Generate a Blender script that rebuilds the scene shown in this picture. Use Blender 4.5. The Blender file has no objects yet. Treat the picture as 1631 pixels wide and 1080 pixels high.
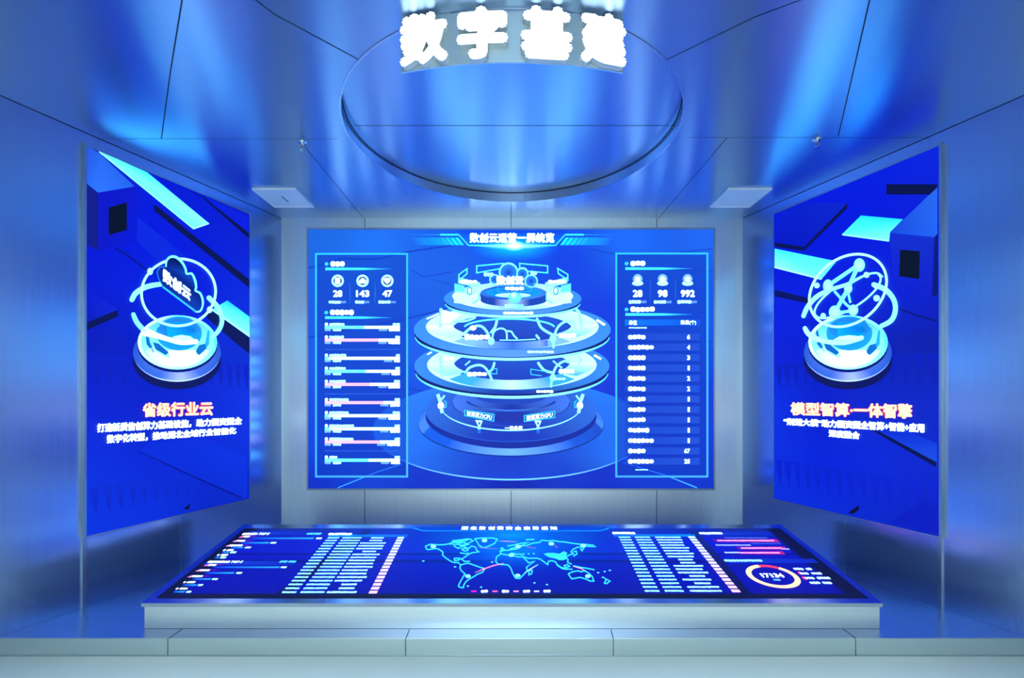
import bpy, bmesh, math, random
from mathutils import Vector, Matrix

random.seed(7)
C = bpy.context.scene.collection
sc = bpy.context.scene

# ------------------------------------------------------------------ camera, world, exposure, lights
F, CX, CY = 780.0, 815.5, 633.0            # focal length and vanishing point in photograph pixels
EYE = Vector((0, 0, 1.5))
cam_d = bpy.data.cameras.new('camera')
cam_d.sensor_width = 36.0
cam_d.lens = F / 1631 * 36
cam_d.shift_y = (CY - 540) / 1631
cam_d.clip_start = 0.02
cam = bpy.data.objects.new('camera', cam_d)
cam.location = EYE
cam.rotation_euler = (math.pi / 2, 0, 0)
C.objects.link(cam)
sc.camera = cam

w = bpy.data.worlds.new('hall_air')
sc.world = w
w.use_nodes = True
w.node_tree.nodes['Background'].inputs[0].default_value = (0.30, 0.40, 0.50, 1)
w.node_tree.nodes['Background'].inputs[1].default_value = 0.03

sc.view_settings.view_transform = 'Standard'
sc.view_settings.look = 'None'
sc.view_settings.exposure = 0.0
sc.view_settings.gamma = 1.0
sc.view_settings.use_curve_mapping = False


def area(name, loc, size, sizey, power, tilt=(0, 0), spread=180.0, col=(0.85, 1.0, 0.92)):
    d = bpy.data.lights.new(name, 'AREA')
    d.shape = 'RECTANGLE'
    d.size, d.size_y, d.energy, d.color = size, sizey, power, col
    d.spread = math.radians(spread)
    o = bpy.data.objects.new(name, d)
    o.location = loc
    o.rotation_euler = (math.radians(tilt[0]), math.radians(tilt[1]), 0)
    C.objects.link(o)
    return o


# added unseen fill lights: one over the front floor, the rest onto hall walls
CEIL = 3.27
area('floor_fill_light', (0, 1.95, CEIL - 0.03), 5.6, 0.3, 31, (0, 0), 46)
area('wall_fill_light', (0, -3.6, CEIL - 0.10), 4.2, 0.3, 250, (-50, 0), 100)
area('wall_fill_light', (-3.65, 3.3, CEIL - 0.10), 0.2, 2.4, 12, (0, 50), 120)
area('wall_fill_light', (3.65, 3.3, CEIL - 0.10), 0.2, 2.4, 12, (0, -50), 120)

# ------------------------------------------------------------------ helpers


def srgb(v):
    v /= 255.0
    return v / 12.92 if v <= 0.04045 else ((v + 0.055) / 1.055) ** 2.4


def c(r, g, b, a=1.0, k=1.0):
    return (srgb(r) * k, srgb(g) * k, srgb(b) * k, a)


def mixc(a, b, t):
    return tuple(x + (y - x) * t for x, y in zip(a, b))


def ray(px, py):
    return Vector(((px - CX) / F, 1.0, (CY - py) / F))


def hit(px, py, o, n):
    r = ray(px, py)
    return EYE + r * ((o - EYE).dot(n) / r.dot(n))


def empty(name, loc, label=None, cat=None, group=None):
    o = bpy.data.objects.new(name, None)
    o.empty_display_size = 0.1
    o.location = loc
    C.objects.link(o)
    tag(o, label, cat, group)
    return o


def tag(o, label=None, cat=None, group=None, kind=None):
    if label: o['label'] = label
    if cat: o['category'] = cat
    if group: o['group'] = group
    if kind: o['kind'] = kind
    return o


def root_of(o):
    v = Vector((0, 0, 0))
    while o:
        v += o.location
        o = o.parent
    return v


def link_mesh(name, me, mats, parent=None, smooth=False):
    o = bpy.data.objects.new(name, me)
    for m in (mats if isinstance(mats, (list, tuple)) else [mats]):
        me.materials.append(m)
    C.objects.link(o)
    if parent:
        o.parent = parent
        me.transform(Matrix.Translation(-root_of(parent)))
    if smooth:
        for p in me.polygons: p.use_smooth = True
    return o


def obj(name, bm, mats, parent=None, smooth=False):
    me = bpy.data.meshes.new(name)
    bm.to_mesh(me)
    bm.free()
    return link_mesh(name, me, mats, parent, smooth)


def add_box(bm, o, ax, ay, az, mat=0):
    """box from corner o along three edge vectors"""
    o, ax, ay, az = Vector(o), Vector(ax), Vector(ay), Vector(az)
    vs = [bm.verts.new(o + ax * i + ay * j + az * k) for k in (0, 1) for j in (0, 1) for i in (0, 1)]
    fl = [(0, 2, 3, 1), (4, 5, 7, 6), (0, 1, 5, 4), (2, 6, 7, 3), (0, 4, 6, 2), (1, 3, 7, 5)]
    flip = ax.cross(ay).dot(az) < 0
    fs = []
    for f in fl:
        f = [vs[i] for i in f]
        if flip: f.reverse()
        q = bm.faces.new(f)
        q.material_index = mat
        fs.append(q)
    return fs


def bx(bm, x0, x1, y0, y1, z0, z1, mat=0):
    return add_box(bm, (x0, y0, z0), (x1 - x0, 0, 0), (0, y1 - y0, 0), (0, 0, z1 - z0), mat)


def bevel(bm, wd, seg=2):
    bmesh.ops.bevel(bm, geom=list(bm.edges), offset=wd, segments=seg, affect='EDGES', profile=0.5)


def lathe(bm, prof, cx, cy, n=40, mat=0):
    rings = []
    for r, z in prof:
        if r < 1e-5:
            rings.append([bm.verts.new((cx, cy, z))])
        else:
            rings.append([bm.verts.new((cx + r * math.cos(2 * math.pi * i / n), cy + r * math.sin(2 * math.pi * i / n), z)) for i in range(n)])
    for a, b in zip(rings, rings[1:]):
        for i in range(n):
            j = (i + 1) % n
            q = [a[i % len(a)], a[j % len(a)], b[j % len(b)], b[i % len(b)]]
            u = []
            for v in q:
                if v not in u: u.append(v)
            if len(u) > 2:
                bm.faces.new(u).material_index = mat


# ------------------------------------------------------------------ materials


def new_mat(name):
    m = bpy.data.materials.new(name)
    m.use_nodes = True
    return m, m.node_tree.nodes, m.node_tree.links, m.node_tree.nodes['Principled BSDF']


def metal(name, base, rough, tangent=None, aniso=0.0, grain=(1, 1, 1), var=0.06):
    """brushed sheet metal: noise stretched along the brushing varies colour and gloss a little"""
    m, N, L, b = new_mat(name)
    b.inputs['Metallic'].default_value = 1.0
    tc = N.new('ShaderNodeTexCoord')
    mp = N.new('ShaderNodeMapping')
    mp.inputs['Scale'].default_value = grain
    nz = N.new('ShaderNodeTexNoise')
    nz.inputs['Scale'].default_value = 1.0
    nz.inputs['Detail'].default_value = 3.0
    L.new(tc.outputs['Object'], mp.inputs['Vector'])
    L.new(mp.outputs['Vector'], nz.inputs['Vector'])
    mr = N.new('ShaderNodeMapRange')
    mr.inputs['To Min'].default_value = 1 - var
    mr.inputs['To Max'].default_value = 1 + var
    L.new(nz.outputs['Fac'], mr.inputs['Value'])
    vm = N.new('ShaderNodeVectorMath')
    vm.operation = 'SCALE'
    vm.inputs[0].default_value = base
    L.new(mr.outputs['Result'], vm.inputs['Scale'])
    L.new(vm.outputs['Vector'], b.inputs['Base Color'])
    mt = N.new('ShaderNodeMath')
    mt.operation = 'MULTIPLY'
    mt.inputs[1].default_value = rough
    L.new(mr.outputs['Result'], mt.inputs[0])
    L.new(mt.outputs['Value'], b.inputs['Roughness'])
    if tangent:
        b.inputs['Anisotropic'].default_value = aniso
        cv = N.new('ShaderNodeCombineXYZ')
        for i in range(3): cv.inputs[i].default_value = tangent[i]
        L.new(cv.outputs[0], b.inputs['Tangent'])
    return m


def plain(name, base, rough=0.5, metallic=0.0):
    m, N, L, b = new_mat(name)
    nz = N.new('ShaderNodeTexNoise')
    nz.inputs['Scale'].default_value = 14.0
    mr = N.new('ShaderNodeMapRange')
    mr.inputs['To Min'].default_value = 0.95
    mr.inputs['To Max'].default_value = 1.05
    L.new(nz.outputs['Fac'], mr.inputs['Value'])
    vm = N.new('ShaderNodeVectorMath')
    vm.operation = 'SCALE'
    vm.inputs[0].default_value = base
    L.new(mr.outputs['Result'], vm.inputs['Scale'])
    L.new(vm.outputs['Vector'], b.inputs['Base Color'])
    b.inputs['Roughness'].default_value = rough
    b.inputs['Metallic'].default_value = metallic
    return m


def screen_mat(name, soft=False, sampled=True):
    """LED pixels: each mesh point carries the colour of the picture there"""
    m, N, L, b = new_mat(name)
    at = N.new('ShaderNodeAttribute')
    at.attribute_name = 'Col'
    b.inputs['Base Color'].default_value = (0.004, 0.005, 0.008, 1)
    b.inputs['Roughness'].default_value = 0.5
    b.inputs['Specular IOR Level'].default_value = 0.2
    L.new(at.outputs['Color'], b.inputs['Emission Color'])
    b.inputs['Emission Strength'].default_value = 1.0
    if soft:
        out = N['Material Output']
        tr = N.new('ShaderNodeBsdfTransparent')
        mx = N.new('ShaderNodeMixShader')
        L.new(at.outputs['Alpha'], mx.inputs[0])
        L.new(tr.outputs[0], mx.inputs[1])
        L.new(b.outputs[0], mx.inputs[2])
        L.new(mx.outputs[0], out.inputs['Surface'])
    m.cycles.emission_sampling = 'FRONT' if sampled else 'NONE'
    return m


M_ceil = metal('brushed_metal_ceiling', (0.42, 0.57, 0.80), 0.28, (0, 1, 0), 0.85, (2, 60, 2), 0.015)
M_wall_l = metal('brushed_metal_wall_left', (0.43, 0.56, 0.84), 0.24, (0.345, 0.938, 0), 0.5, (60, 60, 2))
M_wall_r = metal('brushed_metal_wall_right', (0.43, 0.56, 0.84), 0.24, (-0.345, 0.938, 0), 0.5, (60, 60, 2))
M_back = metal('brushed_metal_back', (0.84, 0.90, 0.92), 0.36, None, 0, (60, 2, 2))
M_rim = metal('brushed_metal_recess', (0.50, 0.56, 0.72), 0.25, None, 0, (2, 2, 40), 0.03)
M_deck = metal('brushed_metal_deck', (0.46, 0.55, 0.76), 0.26, None, 0, (2, 60, 2))
M_riser = metal('brushed_metal_riser', (0.64, 0.72, 0.73), 0.42, None, 0, (2, 2, 60))
M_apron = metal('brushed_metal_apron', (0.88, 0.93, 0.93), 0.38, None, 0, (2, 2, 60))
M_trim = metal('trim_metal', (0.50, 0.55, 0.62), 0.3, None, 0, (40, 40, 2))
M_seam = plain('dark_seam', (0.02, 0.025, 0.04), 0.7)
M_edge = plain('screen_edge_black', (0.015, 0.016, 0.025), 0.35)
M_white = plain('white_paint', (0.92, 0.93, 0.93), 0.5)
M_hall = plain('hall_white_wall', (0.75, 0.78, 0.80), 0.7)
M_floor = plain('grey_polished_floor', (0.50, 0.58, 0.57), 0.4)
M_chrome = metal('chrome', (0.7, 0.72, 0.75), 0.15, None, 0, (1, 1, 1), 0.02)
M_bulb = plain('red_glass_bulb', (0.35, 0.05, 0.05), 0.15)
M_pix = screen_mat('screen_pixels')
M_fine = screen_mat('screen_fine_pixels', sampled=False)
M_soft = screen_mat('screen_soft_pixels', soft=True, sampled=False)

m, N, L, b = new_mat('white_letter_light')
b.inputs['Base Color'].default_value = (0.9, 0.95, 1, 1)
b.inputs['Emission Color'].default_value = (0.86, 0.97, 1.0, 1)
b.inputs['Emission Strength'].default_value = 1.5
M_letter = m
M_return = plain('letter_return_white', (0.8, 0.85, 0.88), 0.5)

# ------------------------------------------------------------------ the room
FLOOR_Z, DECK_Z = 0.0, 0.10
BACK_Y = 4.836
EDGE_Y = 2.84                                # front edge of the platform
slope = (3.0 - 2.277) / (BACK_Y - 2.87)


def wall_x(y): return 3.0 - slope * (y - 2.87)


# floor of the hall
bm = bmesh.new()
bx(bm, -4.65, 4.65, -5.2, BACK_Y + 0.3, -0.12, FLOOR_Z)
tag(obj('floor', bm, M_floor), kind='structure')

# splayed side walls with fine panel joints
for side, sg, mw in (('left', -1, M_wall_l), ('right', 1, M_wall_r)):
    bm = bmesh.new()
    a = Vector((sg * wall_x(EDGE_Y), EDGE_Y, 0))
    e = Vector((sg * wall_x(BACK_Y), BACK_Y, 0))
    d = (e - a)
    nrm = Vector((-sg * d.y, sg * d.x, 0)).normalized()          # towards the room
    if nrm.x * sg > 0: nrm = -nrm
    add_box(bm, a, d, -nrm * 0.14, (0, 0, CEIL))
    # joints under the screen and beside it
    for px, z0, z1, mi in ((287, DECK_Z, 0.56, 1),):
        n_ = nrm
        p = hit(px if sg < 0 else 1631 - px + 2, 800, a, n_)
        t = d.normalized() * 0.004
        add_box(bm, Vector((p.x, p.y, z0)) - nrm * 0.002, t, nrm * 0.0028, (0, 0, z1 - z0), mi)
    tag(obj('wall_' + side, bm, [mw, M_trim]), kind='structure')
    # bright vertical trim where the screen begins
    bm = bmesh.new()
    p = hit(133 if sg < 0 else 1498, 600, a, nrm)
    t = d.normalized()
    add_box(bm, Vector((p.x, p.y, DECK_Z)) - t * 0.012 - nrm * 0.002, t * 0.024, nrm * 0.016, (0, 0, 3.20 - DECK_Z))
    tag(obj('trim_1' if sg < 0 else 'trim_2', bm, M_trim), kind='structure')

# back wall
bm = bmesh.new()
bx(bm, -wall_x(BACK_Y) - 0.1, wall_x(BACK_Y) + 0.1, BACK_Y, BACK_Y + 0.12, 0, CEIL)
for px in (581, 814, 1046):
    x = (px - CX) / F * BACK_Y
    for z0, z1 in ((DECK_Z, 0.60), (3.17, CEIL)):
        bx(bm, x - 0.003, x + 0.003, BACK_Y - 0.001, BACK_Y + 0.001, z0, z1, 1)
tag(obj('wall_back', bm, [M_back, M_seam]), kind='structure')

# outer walls of the hall the camera stands in
for nm, q in (('wall_west', (-4.65, -4.5, -5.2, 5.1)), ('wall_east', (4.5, 4.65, -5.2, 5.1)), ('wall_rear', (-4.5, 4.5, -5.2, -5.05))):
    bm = bmesh.new()
    bx(bm, *q, FLOOR_Z, CEIL)
    tag(obj(nm, bm, M_hall), kind='structure')

# ceiling with a round recess
RC, RR, RD = 3.325, 1.102, 0.080
bm = bmesh.new()
X0, X1, Y0, Y1 = -4.65, 4.65, -5.2, BACK_Y + 0.3
angs = sorted(set([round(2 * math.pi * i / 128, 5) for i in range(128)] + [round(math.atan2(y - RC, x) % (2 * math.pi), 5) for x in (X0, X1) for y in (Y0, Y1)]))


def rect_pt(a):
    dx, dy = math.cos(a), math.sin(a)
    t = min(((X1 if dx > 0 else X0) / dx) if abs(dx) > 1e-6 else 1e9, (((Y1 if dy > 0 else Y0) - RC) / dy) if abs(dy) > 1e-6 else 1e9)
    return (dx * t, RC + dy * t)


rim, out, top, cap = [], [], [], []
for a in angs:
    x, y = RR * math.cos(a), RC + RR * math.sin(a)
    rim.append(bm.verts.new((x, y, CEIL)))
    out.append(bm.verts.new((*rect_pt(a), CEIL)))
    top.append(bm.verts.new((x, y, CEIL + RD)))
n = len(angs)
for i in range(n):
    j = (i + 1) % n
    bm.faces.new((rim[i], rim[j], out[j], out[i]))
    f = bm.faces.new((rim[j], rim[i], top[i], top[j]))
    f.material_index = 1
bm.faces.new(list(reversed(top)))
ov = [bm.verts.new((v.co.x, v.co.y, CEIL + 0.2)) for v in out]
for i in range(n):
    j = (i + 1) % n
    bm.faces.new((out[i], out[j], ov[j], ov[i]))
bm.faces.new(ov)
bmesh.ops.recalc_face_normals(bm, faces=list(bm.faces))


def seam(bm, pts, z, wd, mi):
    for (ax, ay), (bx_, by) in zip(pts, pts[1:]):
        p, q = Vector((ax, ay, z)), Vector((bx_, by, z))
        s = (q - p).cross(Vector((0, 0, 1))).normalized() * wd / 2
        f = bm.faces.new([bm.verts.new(v) for v in (p - s, p + s, q + s, q - s)])
        f.material_index = mi


def cpt(px, py, z=CEIL):
    p = hit(px, py, Vector((0, 0, z)), Vector((0, 0, 1)))
    return (p.x, p.y)


for pp, wd in (([(304, -220), (292, -40), (290, 0), (272, 110), (257, 221)], 0.006), ([(1410, -220), (1392, -40), (1385, 0), (1360, 110), (1335, 217)], 0.006),
               ([(160, 221), (538, 221)], 0.003), ([(1096, 219), (1480, 219)], 0.003),
               ([(476, 222), (582, 351)], 0.005), ([(1158, 219), (1046, 351)], 0.005), ([(814, 322), (814, 356)], 0.005),
               ([(405, -2), (436, 22), (575, 97)], 0.005), ([(1280, -2), (1200, 28), (1062, 95)], 0.004)):
    seam(bm, [cpt(*p) for p in pp], CEIL - 0.0012, wd, 2)
for sg in (-1, 1):
    seam(bm, [(sg * (wall_x(y) - 0.003), y) for y in (EDGE_Y, BACK_Y)], CEIL - 0.0012, 0.006, 2)
zr = CEIL + RD
for i in range(128):
    a0, a1 = 2 * math.pi * i / 128, 2 * math.pi * (i + 1) / 128
    for r0, r1, z, mi in ((RR - 0.006, RR + 0.006, CEIL - 0.004, 1), (RR - 0.0125, RR - 0.0025, zr - 0.001, 2)):
        f = bm.faces.new([bm.verts.new((r * math.cos(a), RC + r * math.sin(a), z)) for r, a in ((r0, a0), (r0, a1), (r1, a1), (r1, a0))])
        f.material_index = mi
    for r, fl in ((RR - 0.006, 0), (RR + 0.006, 1)):
        f = bm.faces.new([bm.verts.new((r * math.cos(a), RC + r * math.sin(a), z)) for a, z in ((a0, CEIL - 0.004), (a1, CEIL - 0.004), (a1, CEIL + 0.001), (a0, CEIL + 0.001))])
        f.material_index = 1
seam(bm, [cpt(562, 200, zr), cpt(1078, 200, zr)], zr - 0.0012, 0.004, 2)
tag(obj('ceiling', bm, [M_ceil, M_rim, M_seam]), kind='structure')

# ------------------------------------------------------------------ low platform
root = empty('stage_platform', (0, EDGE_Y, 0), 'low grey metal platform step across the floor, carrying the tilted table screen', 'platform')
bm = bmesh.new()
pw = wall_x(EDGE_Y) - 0.002
f = [(-pw + 0.005, EDGE_Y + 0.012), (pw - 0.005, EDGE_Y + 0.012), (wall_x(BACK_Y) - 0.002, BACK_Y - 0.002), (-wall_x(BACK_Y) + 0.002, BACK_Y - 0.002)]
lo = [bm.verts.new((x, y, FLOOR_Z)) for x, y in f]
hi = [bm.verts.new((x, y, DECK_Z)) for x, y in f]
bm.faces.new(lo[::-1]); bm.faces.new(hi)
for i in range(4): bm.faces.new((lo[i], lo[(i + 1) % 4], hi[(i + 1) % 4], hi[i]))
def dpt(px, py):
    p = hit(px, py, Vector((0, 0, DECK_Z)), Vector((0, 0, 1)))
    return (p.x, p.y)
for pp in ([(267, 1018), (293, 1000)], [(1363, 1017), (1338, 998)], [(646, 1018), (652, 1003)], [(977, 1018), (973, 1003)]):
    seam(bm, [dpt(*p) for p in pp], DECK_Z + 0.0012, 0.004, 1)
obj('deck', bm, [M_deck, M_seam], root)
xs = [-pw] + [(p - CX) / F * EDGE_Y for p in (267, 646, 977, 1363)] + [pw]
for x0, x1 in zip(xs, xs[1:]):
    bm = bmesh.new()
    bx(bm, x0 + 0.0022, x1 - 0.0022, EDGE_Y, EDGE_Y + 0.012, FLOOR_Z, DECK_Z + 0.001)
    bevel(bm, 0.0015, 1)
    obj('riser_panel', bm, M_riser, root)
bm = bmesh.new()
bx(bm, -pw, pw, EDGE_Y - 0.006, EDGE_Y, FLOOR_Z, FLOOR_Z + 0.006)
obj('bottom_strip', bm, M_trim, root)

# ------------------------------------------------------------------ pictures on the screens
_tc = {}


def text_mesh(s, bold, res=2):
    """outline of a line of text as triangles in a unit box, thickened by shifted copies"""
    k = (s, bold, res)
    if k in _tc: return _tc[k]
    cu = bpy.data.curves.new('t', 'FONT')
    cu.body = s
    cu.size = 1.0
    cu.resolution_u = res
    cu.fill_mode = 'FRONT'
    o = bpy.data.objects.new('t', cu)
    C.objects.link(o)
    dg = bpy.context.evaluated_depsgraph_get()
    me = bpy.data.meshes.new_from_object(o.evaluated_get(dg))
    v0 = [v.co.copy() for v in me.vertices]
    f0 = [tuple(p.vertices) for p in me.polygons]
    bpy.data.objects.remove(o)
    bpy.data.meshes.remove(me)
    bpy.data.curves.remove(cu)
    offs = [(0, 0)]
    if bold > 0:
        nn = 8 if bold > 0.03 else 6
        offs = [(bold * math.cos(2 * math.pi * i / nn), bold * math.sin(2 * math.pi * i / nn)) for i in range(nn)]
        if bold > 0.045: offs.append((0, 0))
    vs, fs = [], []
    for dx, dy in offs:
        b0 = len(vs)
        vs += [(v.x + dx, v.y + dy) for v in v0]
        fs += [tuple(i + b0 for i in f) for f in f0]
    x0, x1 = min(v[0] for v in vs), max(v[0] for v in vs)
    y0, y1 = min(v[1] for v in vs), max(v[1] for v in vs)
    vs = [((x - x0) / (x1 - x0), (y - y0) / max(1e-6, y1 - y0)) for x, y in vs]
    _tc[k] = (vs, fs)
    return _tc[k]


def drive(k):
    """the brightest pixels shine beyond what the photograph can record"""
    def up(v, g): return v * (1 + g * max(0.0, min(1.0, (v - 0.55) / 0.45)) ** 1.5)
    q = max(0.0, min(1.0, (k[1] - 0.12) / 0.4))          # pure deep blue stays as it is
    return (up(k[0], 0.6), up(k[1], 1.5 * q), up(k[2], 2.2 * q), k[3])


class Canvas:
    """draws flat shapes on a screen's plane; points come in photograph pixels or, in uv mode, in metres on the plane"""

    def __init__(self, o, u, v, root):
        self.o, self.u, self.v = Vector(o), Vector(u).normalized(), Vector(v).normalized()
        self.n = self.u.cross(self.v)
        if self.n.dot(EYE - self.o) < 0: self.n = -self.n
        self.root, self.mode, self.z = root, 'px', 0
        self.T = None

    def next(self, z=None):
        """finish this part and go on with another of the same name"""
        a = (self.name, self.parent, self.mat)
        self.close()
        return self.part(*a, z)

    def uv(self, p):
        if self.T: p = self.T(*p)
        if self.mode == 'uv': return p
        q = hit(p[0], p[1], self.o, self.n) - self.o
        return (q.dot(self.u), q.dot(self.v))

    def part(self, name, parent=None, mat=None, z=None):
        self.name, self.parent, self.mat = name, parent or self.root, mat or M_fine
        self.V, self.Fc, self.K = [], [], []
        if z is not None: self.z = z
        return self

    def close(self, label=None):
        if not self.V: return None
        me = bpy.data.meshes.new(self.name)
        me.from_pydata(self.V, [], self.Fc)
        at = me.color_attributes.new('Col', 'FLOAT_COLOR', 'POINT')
        at.data.foreach_set('color', [x for k in self.K for x in drive(k)])
        o = link_mesh(self.name, me, self.mat, self.parent)
        if label: o['label'] = label
        return o

    def raw(self, pts, faces, cols):
        b0 = len(self.V)
        h = self.z * 0.0005
        for p in pts:
            a, b_ = self.uv(p)
            self.V.append(tuple(self.o + self.u * a + self.v * b_ + self.n * h))
        self.K += cols
        self.Fc += [tuple(i + b0 for i in f) for f in faces]

    def poly(self, pts, col):
        self.raw(pts, [tuple(range(len(pts)))], list(col) if isinstance(col, list) else [col] * len(pts))

    def rect(self, x0, y0, x1, y1, col):
        if isinstance(col, list):      # left, right colours
            col = [col[0], col[1], col[1], col[0]]
        self.poly([(x0, y0), (x1, y0), (x1, y1), (x0, y1)], col)

    def line(self, pts, wd, col, closed=False):
        n = len(pts)
        ws = wd if isinstance(wd, (list, tuple)) else [wd] * n
        cs = col if isinstance(col, list) else [col] * n
        P, K = [], []
        for i in range(n):
            a = Vector(pts[i - 1] if (i > 0 or closed) else pts[i])
            d = Vector(pts[(i + 1) % n] if (i < n - 1 or closed) else pts[i])
            p = Vector(pts[i])
            e1 = (p - a).normalized() if (p - a).length > 1e-9 else (d - p).normalized()
            e2 = (d - p).normalized() if (d - p).length > 1e-9 else e1
            n1, n2 = Vector((-e1.y, e1.x)), Vector((-e2.y, e2.x))
            m_ = n1 + n2
            m_ = m_.normalized() if m_.length > 0.2 else n1
            s = ws[i] / 2 / max(0.45, m_.dot(n1))
            P += [tuple(p + m_ * s), tuple(p - m_ * s)]
            K += [cs[i]] * 2
        fs = [(2 * i, 2 * i + 1, (2 * i + 3) % (2 * n), (2 * i + 2) % (2 * n)) for i in range(n if closed else n - 1)]
        self.raw(P, fs, K)

    def curve(self, pts, wd, col):
        n = len(pts)
        ws = wd if isinstance(wd, (list, tuple)) else [wd] * n
        P, W = [], []
        for i in range(n - 1):
            p0, p1, p2, p3 = [Vector(pts[max(0, min(n - 1, j))]) for j in (i - 1, i, i + 1, i + 2)]
            for k in range(6):
                t = k / 6
                P.append(tuple(0.5 * (2 * p1 + (p2 - p0) * t + (2 * p0 - 5 * p1 + 4 * p2 - p3) * t * t + (3 * p1 - p0 - 3 * p2 + p3) * t ** 3)))
                W.append(ws[i] + (ws[i + 1] - ws[i]) * t)
        P.append(tuple(pts[-1])); W.append(ws[-1])
        self.line(P, W, col)
        for q, w_ in ((P[0], W[0]), (P[-1], W[-1])):
            self.ell(q[0], q[1], w_ / 2, w_ / 2, col, n=14)

    def ell_pts(self, cx, cy, rx, ry, a0=0, a1=360, rot=0, n=48):
        r = math.radians(rot)
        out = []
        for i in range(n + 1):
            a = math.radians(a0 + (a1 - a0) * i / n)
            x, y = rx * math.cos(a), ry * math.sin(a)
            out.append((cx + x * math.cos(r) - y * math.sin(r), cy + x * math.sin(r) + y * math.cos(r)))
        return out

    def ell(self, cx, cy, rx, ry, col, edge=None, rot=0, n=40):
        p = self.ell_pts(cx, cy, rx, ry, 0, 360, rot, n)[:-1]
        if edge is None and not callable(col):
            self.poly(p, col)
        else:
            if callable(col): cs = [col(0.5, 0.5)] + [col(0.5 + 0.5 * math.cos(2 * math.pi * i / n), 0.5 + 0.5 * math.sin(2 * math.pi * i / n)) for i in range(n)]
            else: cs = [col] + [edge] * n
            self.raw([(cx, cy)] + p, [(0, i + 1, (i + 1) % n + 1) for i in range(n)], cs)

    def arc(self, cx, cy, rx, ry, wd, col, a0=0, a1=360, rot=0, n=56):
        p = self.ell_pts(cx, cy, rx, ry, a0, a1, rot, n)
        closed = abs(a1 - a0) >= 359.9
        if closed: p = p[:-1]
        cs = [col(i / max(1, len(p) - 1)) for i in range(len(p))] if callable(col) else col
        self.line(p, wd, cs, closed)

    def band(self, e1, e2, col, a0=0, a1=360, n=64):
        """between two ellipses (cx, cy, rx, ry); col may be a function of the share 0..1 along the sweep"""
        p1, p2 = self.ell_pts(*e1, a0, a1, 0, n), self.ell_pts(*e2, a0, a1, 0, n)
        cs = [col(i / n) if callable(col) else col for i in range(n + 1)]
        self.raw(p1 + p2, [(i, i + 1, n + 2 + i, n + 1 + i) for i in range(n)], cs + cs)

    def grid(self, x0, y0, x1, y1, nx, ny, fn, quad=None):
        pts, cols = [], []
        for j in range(ny + 1):
            for i in range(nx + 1):
                s, t = i / nx, j / ny
                if quad:
                    tl, tr, br, bl = [Vector(q) for q in quad]
                    p = tuple(tl.lerp(tr, s).lerp(bl.lerp(br, s), t))
                else:
                    p = (x0 + (x1 - x0) * s, y0 + (y1 - y0) * t)
                pts.append(p)
                cols.append(fn(*p) if not quad else fn(s, t))
        self.raw(pts, [(j * (nx + 1) + i, j * (nx + 1) + i + 1, (j + 1) * (nx + 1) + i + 1, (j + 1) * (nx + 1) + i) for j in range(ny) for i in range(nx)], cols)

    def text(self, s, tl, tr, br, bl, col, bold=0.02, res=2, shear=0):
        vs, fs = text_mesh(s, bold, res)
        tl, tr, br, bl = [Vector(q) for q in (tl, tr, br, bl)]
        pts = [tuple(bl.lerp(br, x + shear * y).lerp(tl.lerp(tr, x + shear * y), y)) for x, y in vs]
        cs = [col(x, y) for x, y in vs] if callable(col) else [col] * len(pts)
        self.raw(pts, fs, cs)

    def trect(self, s, x0, y0, x1, y1, col, bold=0.02, res=2, shear=0):
        self.text(s, (x0, y0), (x1, y0), (x1, y1), (x0, y1), col, bold, res, shear)

    def blur(self, x0, y0, x1, y1, n, col):
        """writing too small to read: a run of fused soft-cornered blocks"""
        wd = (x1 - x0) / n
        h = y1 - y0
        for i in range(n):
            a, b_ = x0 + wd * i - wd * 0.06, x0 + wd * (i + 1) + wd * 0.02
            t, e = y0 + h * random.uniform(0, 0.14), y1 - h * random.uniform(0, 0.14)
            kx, ky = (b_ - a) * 0.25, (e - t) * 0.25
            self.poly([(a + kx, t), (b_ - kx, t), (b_, t + ky), (b_, e - ky), (b_ - kx, e), (a + kx, e), (a, e - ky), (a, t + ky)], col)


def field(ctrl, power=2.2):
    """smooth colour field through control points (x, y, colour)"""
    def fn(x, y):
        sw, r = 0, [0, 0, 0]
        for cx_, cy_, k in ctrl:
            q = 1.0 / (((x - cx_) ** 2 + (y - cy_) ** 2) / 900.0 + 0.3) ** (power / 2)
            sw += q
            for i in range(3): r[i] += q * k[i]
        return (r[0] / sw, r[1] / sw, r[2] / sw, 1)
    return fn


def TR(ox, oy, s):
    return lambda x, y: (ox + x / s, oy + y / s)


def frame_box(bm, cv, tl, tr, br, bl, wd, depth, mat=0):
    """thin screen surround: four bars standing from the wall to the picture's face"""
    o, U, V, Nn = cv.o, cv.u, cv.v, cv.n
    for (p, q) in ((tl, tr), (bl, br)):
        sgn = 1 if p is tl else -1
        a = o + U * p[0] + V * p[1]
        add_box(bm, a - U * wd + Nn * 0.004, U * (q[0] - p[0] + 2 * wd), V * wd * sgn, -Nn * depth, mat)
    for (p, q, sgn) in ((tl, bl, -1), (tr, br, 1)):
        a = o + U * p[0] + V * p[1]
        add_box(bm, a + Nn * 0.004, V * (q[1] - p[1]), U * wd * sgn, -Nn * depth, mat)


WHITE = c(250, 253, 255, 1, 1.15)
PALE = c(205, 245, 255, 1, 1.1)
ICE = c(165, 240, 255, 1, 1.05)
CYAN = c(60, 215, 255)
CYAN2 = c(95, 235, 255)

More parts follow.
